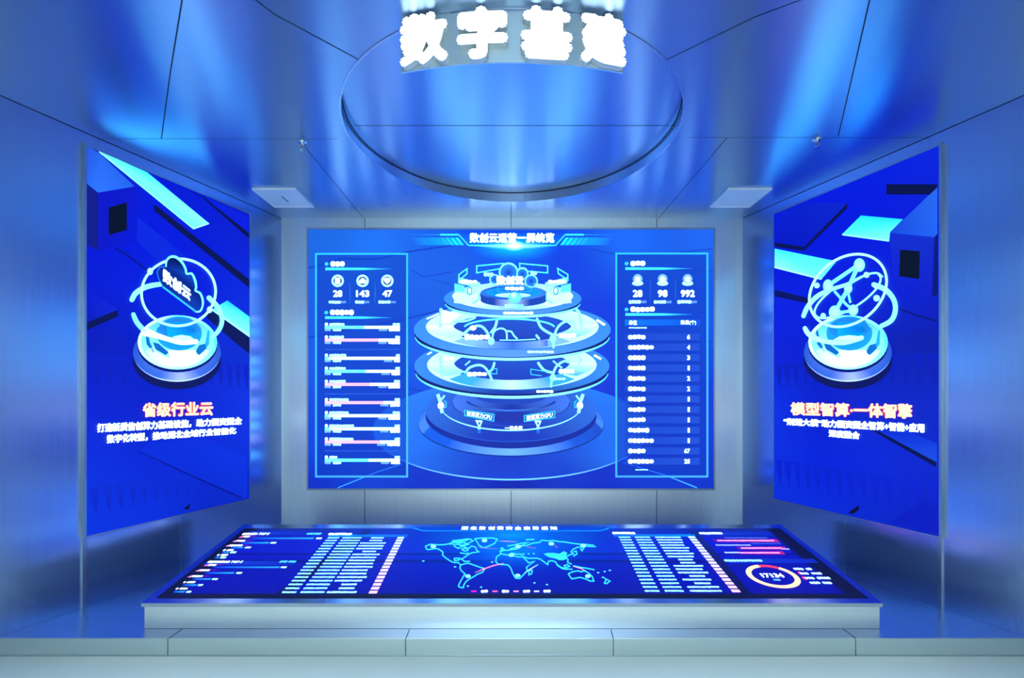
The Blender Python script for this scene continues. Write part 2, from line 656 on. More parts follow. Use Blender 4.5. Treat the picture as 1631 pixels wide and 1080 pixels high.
# ================================================================== back wall screen
BS_Y = BACK_Y - 0.05
bsx0, bsx1 = (491 - CX) / F * BS_Y, (1136.5 - CX) / F * BS_Y
bsz0, bsz1 = 1.5 - (778 - CY) / F * BS_Y, 1.5 + (CY - 365.5) / F * BS_Y
root = empty('wall_display', (0, BACK_Y, bsz0), 'landscape data screen on the back wall showing a tower of blue discs', 'screen')
cv = Canvas((0, BS_Y, 0), (1, 0, 0), (0, 0, 1), root)
bm = bmesh.new()
bx(bm, bsx0, bsx1, BS_Y + 0.002, BACK_Y - 0.0005, bsz0, bsz1)
obj('cabinet', bm, M_edge, root)
bm = bmesh.new()
frame_box(bm, cv, (bsx0, bsz1), (bsx1, bsz1), (bsx1, bsz0), (bsx0, bsz0), 0.018, 0.0535)
bevel(bm, 0.003, 1)
obj('frame', bm, M_trim, root)

bgf = field([(495, 370, c(25, 105, 225)), (600, 400, c(30, 120, 235)), (700, 440, c(24, 100, 235)), (815, 390, c(10, 95, 245)), (815, 370, c(10, 80, 240)),
             (900, 420, c(10, 62, 235)), (1000, 380, c(25, 110, 245)), (1130, 372, c(30, 105, 240)), (1135, 500, c(22, 85, 235)), (950, 500, c(8, 55, 230)),
             (660, 560, c(22, 95, 240)), (495, 560, c(25, 90, 230)), (495, 700, c(15, 70, 225)), (640, 640, c(15, 75, 235)), (985, 640, c(10, 50, 220)),
             (1135, 650, c(15, 60, 220)), (500, 772, c(10, 45, 200)), (680, 772, c(12, 50, 205)), (815, 772, c(8, 30, 180)), (960, 772, c(12, 45, 205)), (1130, 772, c(12, 50, 205))])
cv.part('picture_background', mat=M_pix, z=0)
cv.grid(491, 365.5, 1136.5, 778, 60, 40, bgf)
cv.close()
cv.part('floor_line_graphic', z=1)
DK = c(10, 62, 205)
for pts, wd in (([(491, 427), (545, 412), (600, 413), (650, 401), (720, 391)], 2.2), ([(491, 538), (560, 524), (650, 507), (712, 492)], 2.2),
                ([(655, 430), (675, 441), (720, 433)], 1.2), ([(690, 446), (718, 453)], 1.0),
                ([(655, 619), (690, 628)], 2.0), ([(940, 397), (1000, 409), (1060, 405), (1136, 396)], 1.4), ([(935, 500), (985, 512), (1136, 545)], 1.5),
                ([(1136, 560), (1020, 600), (985, 604)], 1.4), ([(1090, 772), (1136, 752)], 2.0), ([(1000, 425), (1136, 432)], 1.2)):
    cv.line(pts, wd, DK)
    cv.next()
cv.close()
# floor disc, light lines on the ground
cv.part('floor_disc_graphic', z=2)
dsc = field([(600, 680, c(40, 135, 245)), (690, 700, c(30, 110, 240)), (760, 745, c(20, 60, 215)), (815, 730, c(14, 45, 205)), (900, 745, c(18, 60, 215)),
             (1000, 690, c(35, 125, 245)), (1030, 685, c(35, 115, 240)), (950, 640, c(35, 130, 240)), (680, 640, c(45, 135, 240)), (815, 762, c(20, 70, 220))])
ep = cv.ell_pts(814, 685, 220, 80, 0, 360, 0, 72)[:-1]
cv.raw([(814, 685)] + [((x + 814) / 2, (y + 685) / 2) for x, y in ep] + ep,
       [(0, 1 + i, 1 + (i + 1) % 72) for i in range(72)] + [(1 + i, 73 + i, 73 + (i + 1) % 72, 1 + (i + 1) % 72) for i in range(72)],
       [dsc(814, 685)] + [dsc((x + 814) / 2, (y + 685) / 2) for x, y in ep] + [dsc(x, y) for x, y in ep])
cv.z = 3
cv.arc(814, 684.5, 219, 79.5, [0.6 + 1.9 * math.sin(math.pi * i / 56) for i in range(57)], lambda t: mixc(c(40, 130, 240), c(130, 215, 255), math.sin(math.pi * t)), 15, 165)
cv.line([(538, 777), (600, 752), (640, 739)], 1.4, c(70, 190, 255))
cv.line([(992, 737), (1060, 757), (1110, 777)], [0.8, 1.3, 2.0], c(80, 190, 255))
cv.close()

# header with title, star flare and hatching
cv.part('header_graphic', z=3)
cv.poly([(620, 367.5), (727, 367.5), (745, 390), (885, 390), (903, 367.5), (1000, 367.5)], [c(18, 85, 235), c(10, 70, 235), c(0, 130, 240), c(0, 130, 240), c(6, 60, 230), c(14, 80, 235)])
cv.z = 4
for sg in (-1, 1):
    X = lambda x: 815.5 + sg * (x - 815.5)
    cv.line([(X(990), 374), (X(930), 374), (X(900), 374), (X(885), 391), (X(815), 392)], [0.5, 1.2, 2.2, 2.2, 3.0],
            [c(25, 110, 235), c(40, 180, 250), CYAN, CYAN, c(150, 250, 255)])
    cv.line([(X(930), 374), (X(901), 374)], 2.8, c(60, 225, 255))
    for i in range(9):
        x = 892 + i * 8
        k = mixc(c(40, 235, 255), c(25, 120, 240), i / 9)
        cv.poly([(X(x), 390.5), (X(x + 4.5), 390.5), (X(x + 13.5), 378.5), (X(x + 9), 378.5)], k)
    cv.poly([(X(892), 390.5), (X(968), 390.5), (X(977), 378.5), (X(901), 378.5)], [c(10, 200, 245), c(25, 110, 235), c(25, 110, 235), c(5, 180, 245)])
cv.close()
cv.part('star_flare', mat=M_soft, z=6)
cv.ell(819, 394, 75, 24, c(0, 225, 255, 0.75), c(0, 140, 255, 0.0))
cv.z = 7
cv.ell(819, 392, 62, 5.5, c(220, 255, 255, 1), c(60, 220, 255, 0.0))
cv.z = 8
cv.ell(819, 391.5, 18, 8.5, c(255, 255, 255, 1, 1.2), c(200, 255, 255, 0.0))
cv.close()
cv.part('title_text', z=9)
cv.trect('数创云运营一屏统览', 748, 371, 883, 387, WHITE, 0.05, 2)
cv.close()

# ---- left data panel
def panel(name, x0, y0, x1, y1):
    cv.part(name, mat=M_soft, z=4)
    cv.rect(x0, y0, x1, y1, c(14, 62, 205, 0.62))
    o = cv.close()
    cv.part('border', o, z=6)
    cv.line([(x0, y0), (x1, y0), (x1, y1), (x0, y1)], 3.0, [c(50, 205, 255), c(50, 205, 255), c(80, 195, 250), c(70, 190, 250)], True)
    cv.close()
    return o


def head(x, y, nch, wtxt, seed=0):
    cv.poly([(x, y - 2.2), (x + 3, y - 2.2), (x + 3, y - 3.8), (x + 6.5, y), (x + 3, y + 3.8), (x + 3, y + 2.2), (x, y + 2.2)], CYAN)
    cv.line([(x + 1, y + 8), (x + 60, y + 8), (x + 108, y + 8)], [4.2, 3.8, 0.6], [c(80, 235, 255), c(70, 225, 255), c(35, 110, 225)])
    cv.blur(x + 9.5, y - 4.6, x + 9.5 + wtxt, y + 4.4, nch, WHITE)


pl = panel('left_data_panel', 503.5, 404.5, 648.5, 759)
for q in ((517.5, 420.5, 3, 22), (517, 498, 5, 37)):
    cv.part('heading', pl, z=7)
    head(*q)
    cv.close()
glyphs = ([(534, 443.5), (535, 442.5), (541, 442.5), (542, 443.5), (542, 451.5), (541, 452.5), (535, 452.5), (534, 451.5)],
          [(571.8, 449), (572.5, 446.5), (574.5, 445.5), (576, 443.2), (579.5, 443.2), (581, 445.3), (583, 446.3), (583.6, 449), (582, 451.6), (573.5, 451.6)],
          [(612, 443.8), (617, 442.6), (622, 443.8), (622, 448), (619.5, 450.8), (617, 452.4), (614.5, 450.8), (612, 448)])
for x, gl in zip((538, 577.7, 617), glyphs):
    cv.part('resource_icon', pl, z=7)
    cv.ell(x, 447.5, 9.8, 9.8, c(210, 245, 255))
    cv.z = 8
    cv.ell(x, 447.5, 6.6, 6.6, c(18, 60, 160))
    cv.z = 9
    cv.poly(gl, WHITE)
    cv.close()
cv.part('figures', pl, z=7)
cv.trect('28', 530.8, 462.3, 545.5, 473.3, WHITE, 0.045)
cv.trect('143', 567.2, 462.3, 588.5, 473.3, WHITE, 0.045)
cv.trect('47', 609.2, 462.3, 624.8, 473.3, WHITE, 0.045)
for x, n_, w_ in ((524, 4, 19), (566, 3, 14), (603, 4, 19)):
    cv.blur(x, 478.6, x + w_, 484, n_, PALE)
    cv.blur(x + w_ + 0.6, 479, x + w_ + 8.5, 483.5, 2, c(110, 165, 240))
for x in (557.6, 597.4):
    cv.line([(x, 449), (x, 468), (x, 484)], 1.4, [c(20, 80, 215), c(50, 125, 235), c(25, 90, 220)])
cv.close()
CB, RB, TB = c(120, 250, 255), c(255, 205, 215), c(245, 253, 255, 1, 1.1)
rows = [(521.5, 'c', .52, 'CPU', 25, 11, 17), (541.8, 'r', .72, 'MEM', 24, 7, 18), (570.8, 'c', .05, 'CPU', 28, 6, 9), (591.5, 'c', .54, 'MEM', 27, 7, 13), (612.3, 'r', .6, 'GB', 27, 9, 18),
        (641.3, 'r', .78, '', 32, 8, 15), (662.2, 'c', .05, '', 32, 11, 18), (683, 'c', .06, '', 41, 8, 15), (704, 'r', .74, '', 40, 8, 20), (733, 'c', .58, '', 13, 8, 14)]
for i, (y, k, t, s, w_, wr, wb) in enumerate(rows):
    x0, x1 = 517.5, 637
    xm = x0 + (x1 - x0) * t
    a = CB if k == 'c' else RB
    cv.part('usage_bar', pl, z=7)
    cv.rect(x0, y - 2.4, xm, y + 2.4, [mixc(a, TB, .1), a])
    cv.rect(xm, y - 2.4, x1, y + 2.4, [mixc(a, TB, .7), TB])
    cv.z = 8
    cv.ell(x0 + 2.6, y - 5.0, 2.5, 2.5, WHITE, n=12)
    cv.blur(x0 + 7.5, y - 7.2, x0 + 7.5 + w_ * .95, y - 2.2, max(4, w_ // 4), PALE)
    cv.blur(x1 - wr, y - 7.2, x1, y - 2.2, max(2, wr // 4), PALE)
    cv.blur(x0, y + 2.2, x0 + 9.5, y + 6.4, 3, c(140, 205, 250))
    cv.blur(x0 + 13, y + 2.2, x0 + 26, y + 6.4, 4, PALE)
    cv.blur(x1 - wb - 16, y + 2.2, x1 - wb - 3, y + 6.2, 4, c(130, 195, 250))
    cv.blur(x1 - wb, y + 2.2, x1, y + 6.6, max(2, wb // 4), WHITE)
    cv.close()
cv.part('divider_line', pl, z=7)
for y in (556.6, 627.3, 718.3):
    cv.line([(517.5, y), (637, y)], 1.2, c(45, 110, 230))
    cv.next()
cv.close()

# ---- right data panel
pr = panel('right_data_panel', 981.5, 404, 1126.5, 759)
for q in ((995, 420, 3, 23), (995, 493, 5, 38)):
    cv.part('heading', pr, z=7)
    head(*q)
    cv.close()
for x in (1015.5, 1055.3, 1095):
    cv.part('user_icon', pr, z=7)
    cv.ell(x, 444.5, 7.6, 7.8, c(140, 205, 250))
    cv.ell(x, 451.5, 8.8, 3.8, c(215, 248, 255))
    cv.z = 8
    cv.ell(x, 445, 4.2, 4.6, c(235, 248, 255))
    cv.close()
cv.part('figures', pr, z=7)
cv.trect('28', 1007.8, 461.8, 1023.2, 473.4, WHITE, 0.05)
cv.trect('98', 1047.4, 461.8, 1063.2, 473.4, WHITE, 0.05)
cv.trect('992', 1084, 461.8, 1106.5, 473.4, WHITE, 0.05)
for x, w_ in ((1001.5, 19), (1041.5, 19), (1079, 22)):
    cv.blur(x, 478, x + w_, 484, 4, PALE)
    cv.blur(x + w_ + 0.6, 478.6, x + w_ + 9, 483.6, 2, c(110, 165, 240))
for x in (1035.5, 1075.5):
    cv.line([(x, 443), (x, 462), (x, 479)], 1.2, [c(20, 80, 215), c(45, 115, 230), c(25, 90, 220)])
cv.close()
cv.part('list_header', pr, z=7)
cv.rect(995, 509, 1115, 518.5, [c(0, 125, 240), c(10, 90, 235)])
cv.z = 8
cv.trect('单位', 1001.5, 510, 1014.5, 518, WHITE, 0.03)
cv.trect('数量(个)', 1084, 510, 1108.5, 518, WHITE, 0.03)
cv.blur(1001.5, 520.8, 1030, 523.6, 7, c(210, 240, 255))
cv.close()
vals = ['6', '4', '3', '1', '2', '2', '1', '1', '1', '1', '1', '67', '25']
wid = [27, 40, 27, 27, 27, 27, 27, 27, 27, 33, 40, 27, 40]
for i, (s, w_) in enumerate(zip(vals, wid)):
    y = 536.8 + i * 16.5
    cv.part('list_row', pr, z=7)
    cv.rect(995, y - 5.5, 1114, y + 5.5, [c(22, 72, 215), c(30, 82, 222)])
    cv.z = 8
    cv.line([(995, y + 7.6), (1114, y + 7.6)], 1.6, c(12, 52, 195))
    cv.blur(1000.8, y - 3.9, 1000.8 + w_, y + 3.9, max(4, round(w_ / 6.6)), WHITE)
    if len(s) == 2: cv.trect(s, 1089.5, y - 3.6, 1098.8, y + 3.6, WHITE, 0.05)
    elif s == '1': cv.trect('1', 1095, y - 3.8, 1098.4, y + 3.8, WHITE, 0.04)
    else: cv.trect(s, 1094, y - 3.8, 1099, y + 3.8, WHITE, 0.05)
    cv.close()
cv.part('list_row', pr, z=7)
cv.blur(1012, 747, 1032, 749.5, 6, c(190, 230, 255))
cv.close()

# ---- the tower of discs
def shade(dark, lite, p=2.0):
    return lambda t: mixc(dark, lite, abs(math.sin(math.pi * t)) ** p)

cv.part('tower_base_graphic', z=8)
cv.ell(814, 676, 148.5, 51.5, c(10, 45, 150))
cv.z = 9
cv.band((814, 675, 147.5, 50.5), (814, 664, 136, 48), lambda t: mixc(mixc(c(25, 75, 205), c(15, 95, 245), min(1, 2.4 * t)), c(120, 195, 250), max(0, 1 - abs(t - 0.5) * 4)) if 0.05 < t < 0.9 else c(70, 145, 240), 0, 180)
cv.band((814, 675, 147.5, 50.5), (814, 664, 136, 48), shade(c(60, 130, 240), c(60, 130, 240)), 180, 360)
cv.z = 10
cv.ell(814, 662, 136, 52.5, c(14, 42, 170))
cv.z = 11
cv.ell(814, 655, 136, 49, lambda x, y: mixc(c(50, 120, 235), c(20, 55, 195), min(1, 2.2 * (0.5 - abs(x - 0.5)) + y * 0.3)))
cv.z = 12
cv.arc(814, 655, 135.5, 48.5, 1.0, c(40, 105, 235), 20, 160)
cv.ell(814, 641, 93.5, 31, lambda x, y: mixc(c(70, 130, 235), c(22, 50, 180), min(1, 3 * (0.5 - abs(x - 0.5)))))
cv.z = 13
cv.arc(814, 641, 93, 31, 1.2, c(15, 50, 175), 0, 180)
cv.arc(814, 632, 75, 22, 3.0, shade(c(20, 50, 175), c(60, 125, 235)), 20, 160)
cv.arc(814, 645, 91, 33, 0.8, c(45, 95, 215), 30, 150)
cv.ell(814, 628, 60, 16, c(25, 70, 200))
cv.z = 14
cv.arc(814, 646, 112, 39.5, [1.4 + 1.0 * math.sin(math.pi * i / 56) for i in range(57)], c(170, 230, 255), 16, 164)
tw = cv.close()


def tier(name, z, cx_, cy, rx, ry, ring_dy, ring_ry, hx, hy, irx, iry, icy, tone):
    cv.part(name, tw, z=z)
    # dark edge and glowing rim
    cv.ell(cx_, cy + ring_dy - 1, rx - 1, ring_ry + 1.0, c(8, 30, 120))
    cv.z = z + 1
    cv.arc(cx_, cy + ring_dy, rx - 2, ring_ry, [1.6 + 2.6 * math.sin(math.pi * i / 56) for i in range(57)], lambda t: mixc(c(70, 215, 255), c(175, 250, 255), math.sin(math.pi * t)), 3, 177)
    cv.z = z + 2
    cv.ell(cx_, cy, rx, ry, lambda x, y: mixc(c(60, 150, 235), tone, max(0, min(1, 2.0 * (0.5 - abs(x - 0.5)) * (y * 1.2)))), n=56)
    cv.z = z + 3
    # white glass ring
    cv.ell(cx_, icy, irx, iry, lambda x, y: mixc(c(215, 250, 255), c(95, 165, 240), max(0, 1 - abs(x - 0.5) * 3.0)), n=56)
    cv.z = z + 4
    cv.arc(cx_, icy, irx, iry, 1.2, c(40, 130, 230), 0, 180)
    cv.ell(cx_, hy, hx, iry * 0.68, lambda x, y: mixc(c(30, 90, 225), c(20, 60, 195), y), n=48)
    return cv


tier('lower_disc', 15, 815.3, 583, 155, 45, 10, 40.0, 93, 583, 135, 39, 582, c(20, 55, 185))
# bright inner floor on the lower disc
cv.z = 20
cv.band((815.3, 581, 93, 24.5), (815.3, 582, 122, 38.5), lambda t: mixc(c(60, 190, 250), c(215, 235, 255), max(0, 1 - abs(t - 0.5) * 3.2)), 35, 145)
cv.band((815.3, 576, 93, 26), (815.3, 578, 134, 33), lambda t: mixc(c(225, 250, 255), c(150, 225, 255), t), 178, 140)
cv.band((815.3, 576, 93, 26), (815.3, 578, 134, 33), lambda t: mixc(c(225, 250, 255), c(80, 200, 250), t), 2, 40)
cv.z = 22
cv.blur(854.5, 621.5, 881, 626, 5, WHITE)
cv.line([(946, 566), (957, 572)], 3.2, WHITE)
cv.line([(681, 565), (688, 561)], 2.2, WHITE)
cv.close()
tier('middle_disc', 24, 816, 525.5, 156.6, 43.5, 10, 37.0, 95, 524, 137.5, 35.5, 521.5, c(95, 165, 240))
cv.z = 29
cv.band((816, 522, 95, 23), (816, 521.5, 122, 35), lambda t: mixc(c(140, 205, 250), c(60, 120, 225), max(0, 1 - abs(t - 0.5) * 3.0)), 40, 140)
cv.band((816, 517, 95, 22), (816, 517, 135, 31), lambda t: mixc(c(235, 252, 255), c(190, 240, 255), t), 178, 135)
cv.band((816, 517, 95, 22), (816, 517, 135, 31), lambda t: mixc(c(225, 252, 255), c(110, 205, 250), t), 2, 45)
cv.z = 31
cv.line([(858, 547), (872, 547)], 10, [c(150, 185, 245), c(60, 120, 225)])
cv.blur(840, 558.5, 882, 563, 7, c(215, 240, 255))
cv.line([(950, 510), (963, 518)], 3.6, WHITE)
cv.line([(680, 508.5), (700, 500)], 2.2, WHITE)
cv.close()
tier('upper_disc', 33, 816.6, 476.5, 109.2, 26, 7, 21.5, 52, 470, 96, 22.5, 473, c(90, 165, 240))
cv.z = 38
cv.band((816.6, 470, 54, 15), (816.6, 473, 94, 22), lambda t: mixc(c(235, 252, 255), c(140, 205, 250), max(0, 1 - abs(t - 0.5) * 3.4)), -10, 190)
cv.z = 39
cv.band((818, 479, 52.5, 10), (818, 467, 52.5, 11), lambda t: mixc(c(22, 70, 195), c(175, 215, 250), max(0, 1 - abs(t - 0.52) * 5.5)), 0, 180)
cv.ell(818, 467, 52.5, 11.5, lambda x, y: mixc(c(70, 150, 240), c(20, 95, 220), 0.5 + 0.5 * math.sin(6 * x)))
cv.z = 40
cv.ell(818, 466.5, 44, 8.4, c(10, 80, 215), c(0, 170, 245))
cv.z = 41
cv.ell(817, 471, 28, 3.6, c(200, 250, 255))
cv.blur(802, 497, 849, 501.5, 8, WHITE)
cv.close()

# clouds, arches and labels standing on the discs
cv.part('cloud_emblem', tw, z=43)
for (x, y, r) in ((788, 446, 8.5), (810, 434.5, 15.5), (832, 436, 9.5), (846, 448.5, 10.5)):
    cv.z = 43
    cv.ell(x, y, r, r, c(150, 240, 255))
for (x, y, r) in ((788, 446, 6.5), (810, 435, 13.0), (832, 437, 7.6), (846, 448.8, 8.6)):
    cv.z = 44
    cv.ell(x, y, r, r, c(20, 70, 200), c(40, 150, 240))
cv.z = 45
cv.trect('数创云', 790.5, 440, 834, 454.5, WHITE, 0.07)
cv.z = 46
cv.line([(793, 456), (846, 456), (846, 465.5), (793, 465.5)], 1.0, c(60, 200, 255), True)
cv.blur(805, 457.5, 834, 463.5, 4, WHITE)
cv.z = 47
cv.ell(820, 475, 10.5, 9.0, c(150, 240, 255), c(90, 215, 250))
cv.rect(804, 485.5, 834, 491.5, [c(200, 245, 255), c(120, 225, 255)])
cv.z = 48
cv.ell(818, 471, 5.5, 4.5, c(235, 252, 255), c(130, 230, 255))
cv.close()
cv.part('display_frame_graphic', tw, z=42)
for pts in ([(759.5, 424.5), (802, 420.5), (802, 428), (759.5, 435.5)], [(827.5, 420.5), (872, 424.5), (872, 435.5), (828, 432)],
            [(731, 438.5), (744, 429), (744, 437), (732, 447)], [(904, 438), (888, 428.5), (889, 436.5), (904, 447)]):
    cv.line(pts, 2.0, CYAN2, True)
    cv.next()
for sg in (-1, 1):
    cv.part('stand_graphic', tw, z=42)
    X = lambda x: 816.6 + sg * (x - 816.6)
    cv.z = 42
    cv.poly([(X(868), 451), (X(903), 442.5), (X(903), 452), (X(869), 460)], c(170, 240, 255))
    cv.poly([(X(870), 470), (X(905), 464), (X(910), 483), (X(872), 487)], c(215, 250, 255))
    cv.poly([(X(893), 456), (X(909), 452), (X(909), 465), (X(893), 468)], c(110, 225, 255))
    cv.z = 43
    cv.blur(min(X(873), X(900)), 446.5, max(X(873), X(900)), 452.5, 4, WHITE)
    cv.ell(X(884), 464, 9, 7, c(235, 252, 255), c(140, 230, 255))
    cv.line([(X(870), 468), (X(870), 478), (X(880), 484)], 2, CYAN2)
    cv.z = 44
    cv.arc(X(885), 464, 3.5, 6, 1.4, c(30, 150, 240))
    cv.line([(X(850), 452), (X(862), 457), (X(870), 460)], 3.2, c(190, 245, 255))
    cv.close()
cv.part('stand_graphic', tw, z=44)
cv.blur(771, 434, 786, 442, 3, c(190, 245, 255))
cv.next()
cv.blur(845, 432, 855, 440, 2, c(190, 245, 255))
cv.close()
cv.part('arch_graphic', tw, z=50)
T5 = TR(655, 490, 5.018)
cv.T = T5
def stroke(pts, w_, k=ICE): cv.curve(pts, w_, k)
cv.arc(785, 165, 360, 72, 14, c(110, 235, 255), 187, 353)
for pts, w_ in (([(430, 205), (480, 165), (540, 148), (585, 170), (620, 225), (640, 290)], 20), ([(650, 240), (660, 200), (690, 175), (730, 170), (760, 195), (765, 260)], 13),
                ([(765, 190), (800, 195), (820, 225), (845, 250)], 13), ([(685, 110), (670, 160), (640, 200)], 20), ([(1005, 95), (1040, 165), (1120, 215), (1160, 225)], 20),
                ([(1135, 320), (1140, 240), (1170, 160), (1230, 115), (1290, 120), (1310, 170)], 18), ([(240, 20), (250, 80), (235, 150)], 26), ([(1320, 20), (1345, 60), (1355, 150)], 22),
                ([(345, 115), (440, 110), (510, 85)], 16), ([(1000, 225), (1020, 250)], 18), ([(710, 262), (850, 262), (990, 255)], 8),
                ([(435, 520), (470, 480), (540, 460), (590, 480), (630, 540), (645, 580)], 18), ([(665, 445), (650, 490), (620, 520)], 18), ([(435, 460), (470, 430)], 10),
                ([(1015, 445), (1060, 500), (1120, 520)], 20), ([(1115, 630), (1130, 540), (1160, 470), (1220, 430), (1260, 440)], 18), ([(1135, 430), (1170, 460), (1200, 480)], 12),
                ([(235, 390), (240, 450), (250, 550)], 20), ([(1330, 385), (1350, 420), (1335, 460)], 12)):
    stroke(pts, w_)
cv.z = 51
cv.line([(640, 490), (685, 490), (685, 530), (640, 530)], 7, CYAN, True)
cv.line([(1090, 515), (955, 492), (955, 535), (1040, 545)], 7, CYAN)
cv.blur(430, 215, 620, 262, 5, WHITE)
cv.blur(1175, 205, 1315, 245, 4, WHITE)
cv.blur(450, 515, 605, 552, 4, WHITE)
cv.blur(1180, 490, 1300, 530, 4, WHITE)
cv.ell(495, 165, 26, 20, WHITE)
cv.ell(1130, 250, 26, 30, ICE)
cv.ell(640, 270, 26, 30, ICE)
cv.ell(1130, 560, 24, 26, ICE)
cv.blur(265, 390, 345, 430, 2, WHITE)
cv.blur(1140, 560, 1230, 580, 3, PALE)
cv.poly([(250, 20), (400, 60), (300, 130), (240, 130)], c(235, 252, 255))
cv.T = None
cv.close()
cv.part('label_plate_graphic', tw, z=53)
cv.T = TR(655, 600, 5.018)
for (tl, tr, br, bl, s) in (((430, 268), (663, 300), (660, 355), (428, 310), '智算算力CPU'), ((903, 310), (1145, 275), (1145, 325), (903, 358), '智算算力GPU')):
    cv.z = 53
    cv.poly([tl, tr, br, bl], c(30, 110, 215))
    cv.z = 54
    cv.line([tl, tr, br, bl], 7, CYAN, True)
    g = lambda a, b_, t: tuple(Vector(a).lerp(Vector(b_), t))
    a, b_, d_, e_ = g(tl, br, .08), g(tr, bl, .06), g(br, tl, .08), g(bl, tr, .06)
    cv.text(s, a, b_, d_, e_, WHITE, 0.03)
    cv.next()
for x in (545, 1012):
    cv.part('pin_graphic', tw, z=54)
    cv.poly([(x - 32, 345), (x + 28, 350), (x + 8, 400), (x - 6, 400)], c(215, 248, 255))
    cv.ell(x, 410, 13, 12, c(170, 240, 255))
    cv.z = 55
    cv.ell(x, 372, 8, 12, c(40, 120, 220))
    cv.poly([(x - 12, 420), (x + 12, 420), (x + 10, 450), (x - 10, 450)], c(20, 130, 240))
    cv.close()
cv.part('label_text', tw, z=54)
cv.trect('一云多芯', 748, 392, 890, 426, WHITE, 0.05)
cv.close()
for x, sg in ((240, 1), (1345, -1)):
    cv.part('pin_graphic', tw, z=54)
    cv.line([(x - sg * 25, 140), (x, 215), (x + sg * 10, 290)], 26, c(190, 245, 255))
    cv.line([(x + sg * 30, 150), (x, 190)], 14, ICE)
    cv.line([(x + sg * 25, 190), (x + sg * 42, 205), (x + sg * 40, 245), (x + sg * 15, 245)], 8, CYAN)
    cv.ell(x, 230, 26, 30, c(235, 252, 255))
    cv.close()
cv.T = None

# ================================================================== side screens


def side_display(sg, label):
    a = Vector((sg * wall_x(EDGE_Y), EDGE_Y, 0))
    e = Vector((sg * wall_x(BACK_Y), BACK_Y, 0))
    d = (e - a).normalized()
    nrm = Vector((d.y, -d.x, 0))
    if nrm.x * sg > 0: nrm = -nrm
    u = d if sg < 0 else -d                      # left to right as seen from the room
    o = a + nrm * 0.03
    xo, xi = (137.5, 397) if sg < 0 else (1496, 1233)
    po, pi = hit(xo, 600, o, nrm), hit(xi, 600, o, nrm)
    z0, z1 = 0.578, 3.167
    mid = (po + pi) / 2
    root = empty('wall_display', (mid.x - nrm.x * 0.03, mid.y - nrm.y * 0.03, z0), label, 'screen')
    cv = Canvas(o, u, (0, 0, 1), root)
    uo, ui = (po - o).dot(u), (pi - o).dot(u)
    ul, ur = min(uo, ui), max(uo, ui)
    bm = bmesh.new()
    add_box(bm, o + u * ul + Vector((0, 0, z0)) - nrm * 0.002, u * (ur - ul), -nrm * 0.0275, (0, 0, z1 - z0))
    obj('cabinet', bm, M_edge, root)
    bm = bmesh.new()
    frame_box(bm, cv, (ul, z1), (ur, z1), (ur, z0), (ul, z0), 0.012, 0.0335)
    obj('frame', bm, M_trim, root)
    cv.box = (ul, ur, z0, z1)
    return cv


def clip_u(cv, pts):
    return pts


def bg_grid(cv, fn):
    ul, ur, z0, z1 = cv.box
    cv.part('picture_background', mat=M_pix, z=0)
    cv.mode = 'uv'
    cv.grid(ul, z1, ur, z0, 40, 64, lambda x, y: fn((x - ul) / (ur - ul), (z1 - y) / (z1 - z0)))
    cv.mode = 'px'
    cv.close()


def bilin(rows):
    def fn(s, t):
        n = len(rows) - 1
        j = min(int(t * n), n - 1)
        f = t * n - j
        def row(r):
            k = len(r) - 1
            i = min(int(s * k), k - 1)
            return mixc(r[i], r[i + 1], s * k - i)
        return mixc(row(rows[j]), row(rows[j + 1]), f)
    return fn


def spikes(cv, y0f, y1f, n, hgt, col, col2):
    """faint row of pointed folds across the picture"""
    ul, ur, z0, z1 = cv.box
    cv.part('fold_row_graphic', z=cv.z)
    cv.mode = 'uv'
    for i in range(n):
        a = ul + (ur - ul) * (i + 0.1) / n
        b_ = ul + (ur - ul) * (i + 0.95) / n
        zt = z1 - (z1 - z0) * y0f
        cv.poly([(a, zt), (b_, zt), (a + (b_ - a) * .75, zt - hgt)], [col, col, col2])
    cv.mode = 'px'
    cv.close()


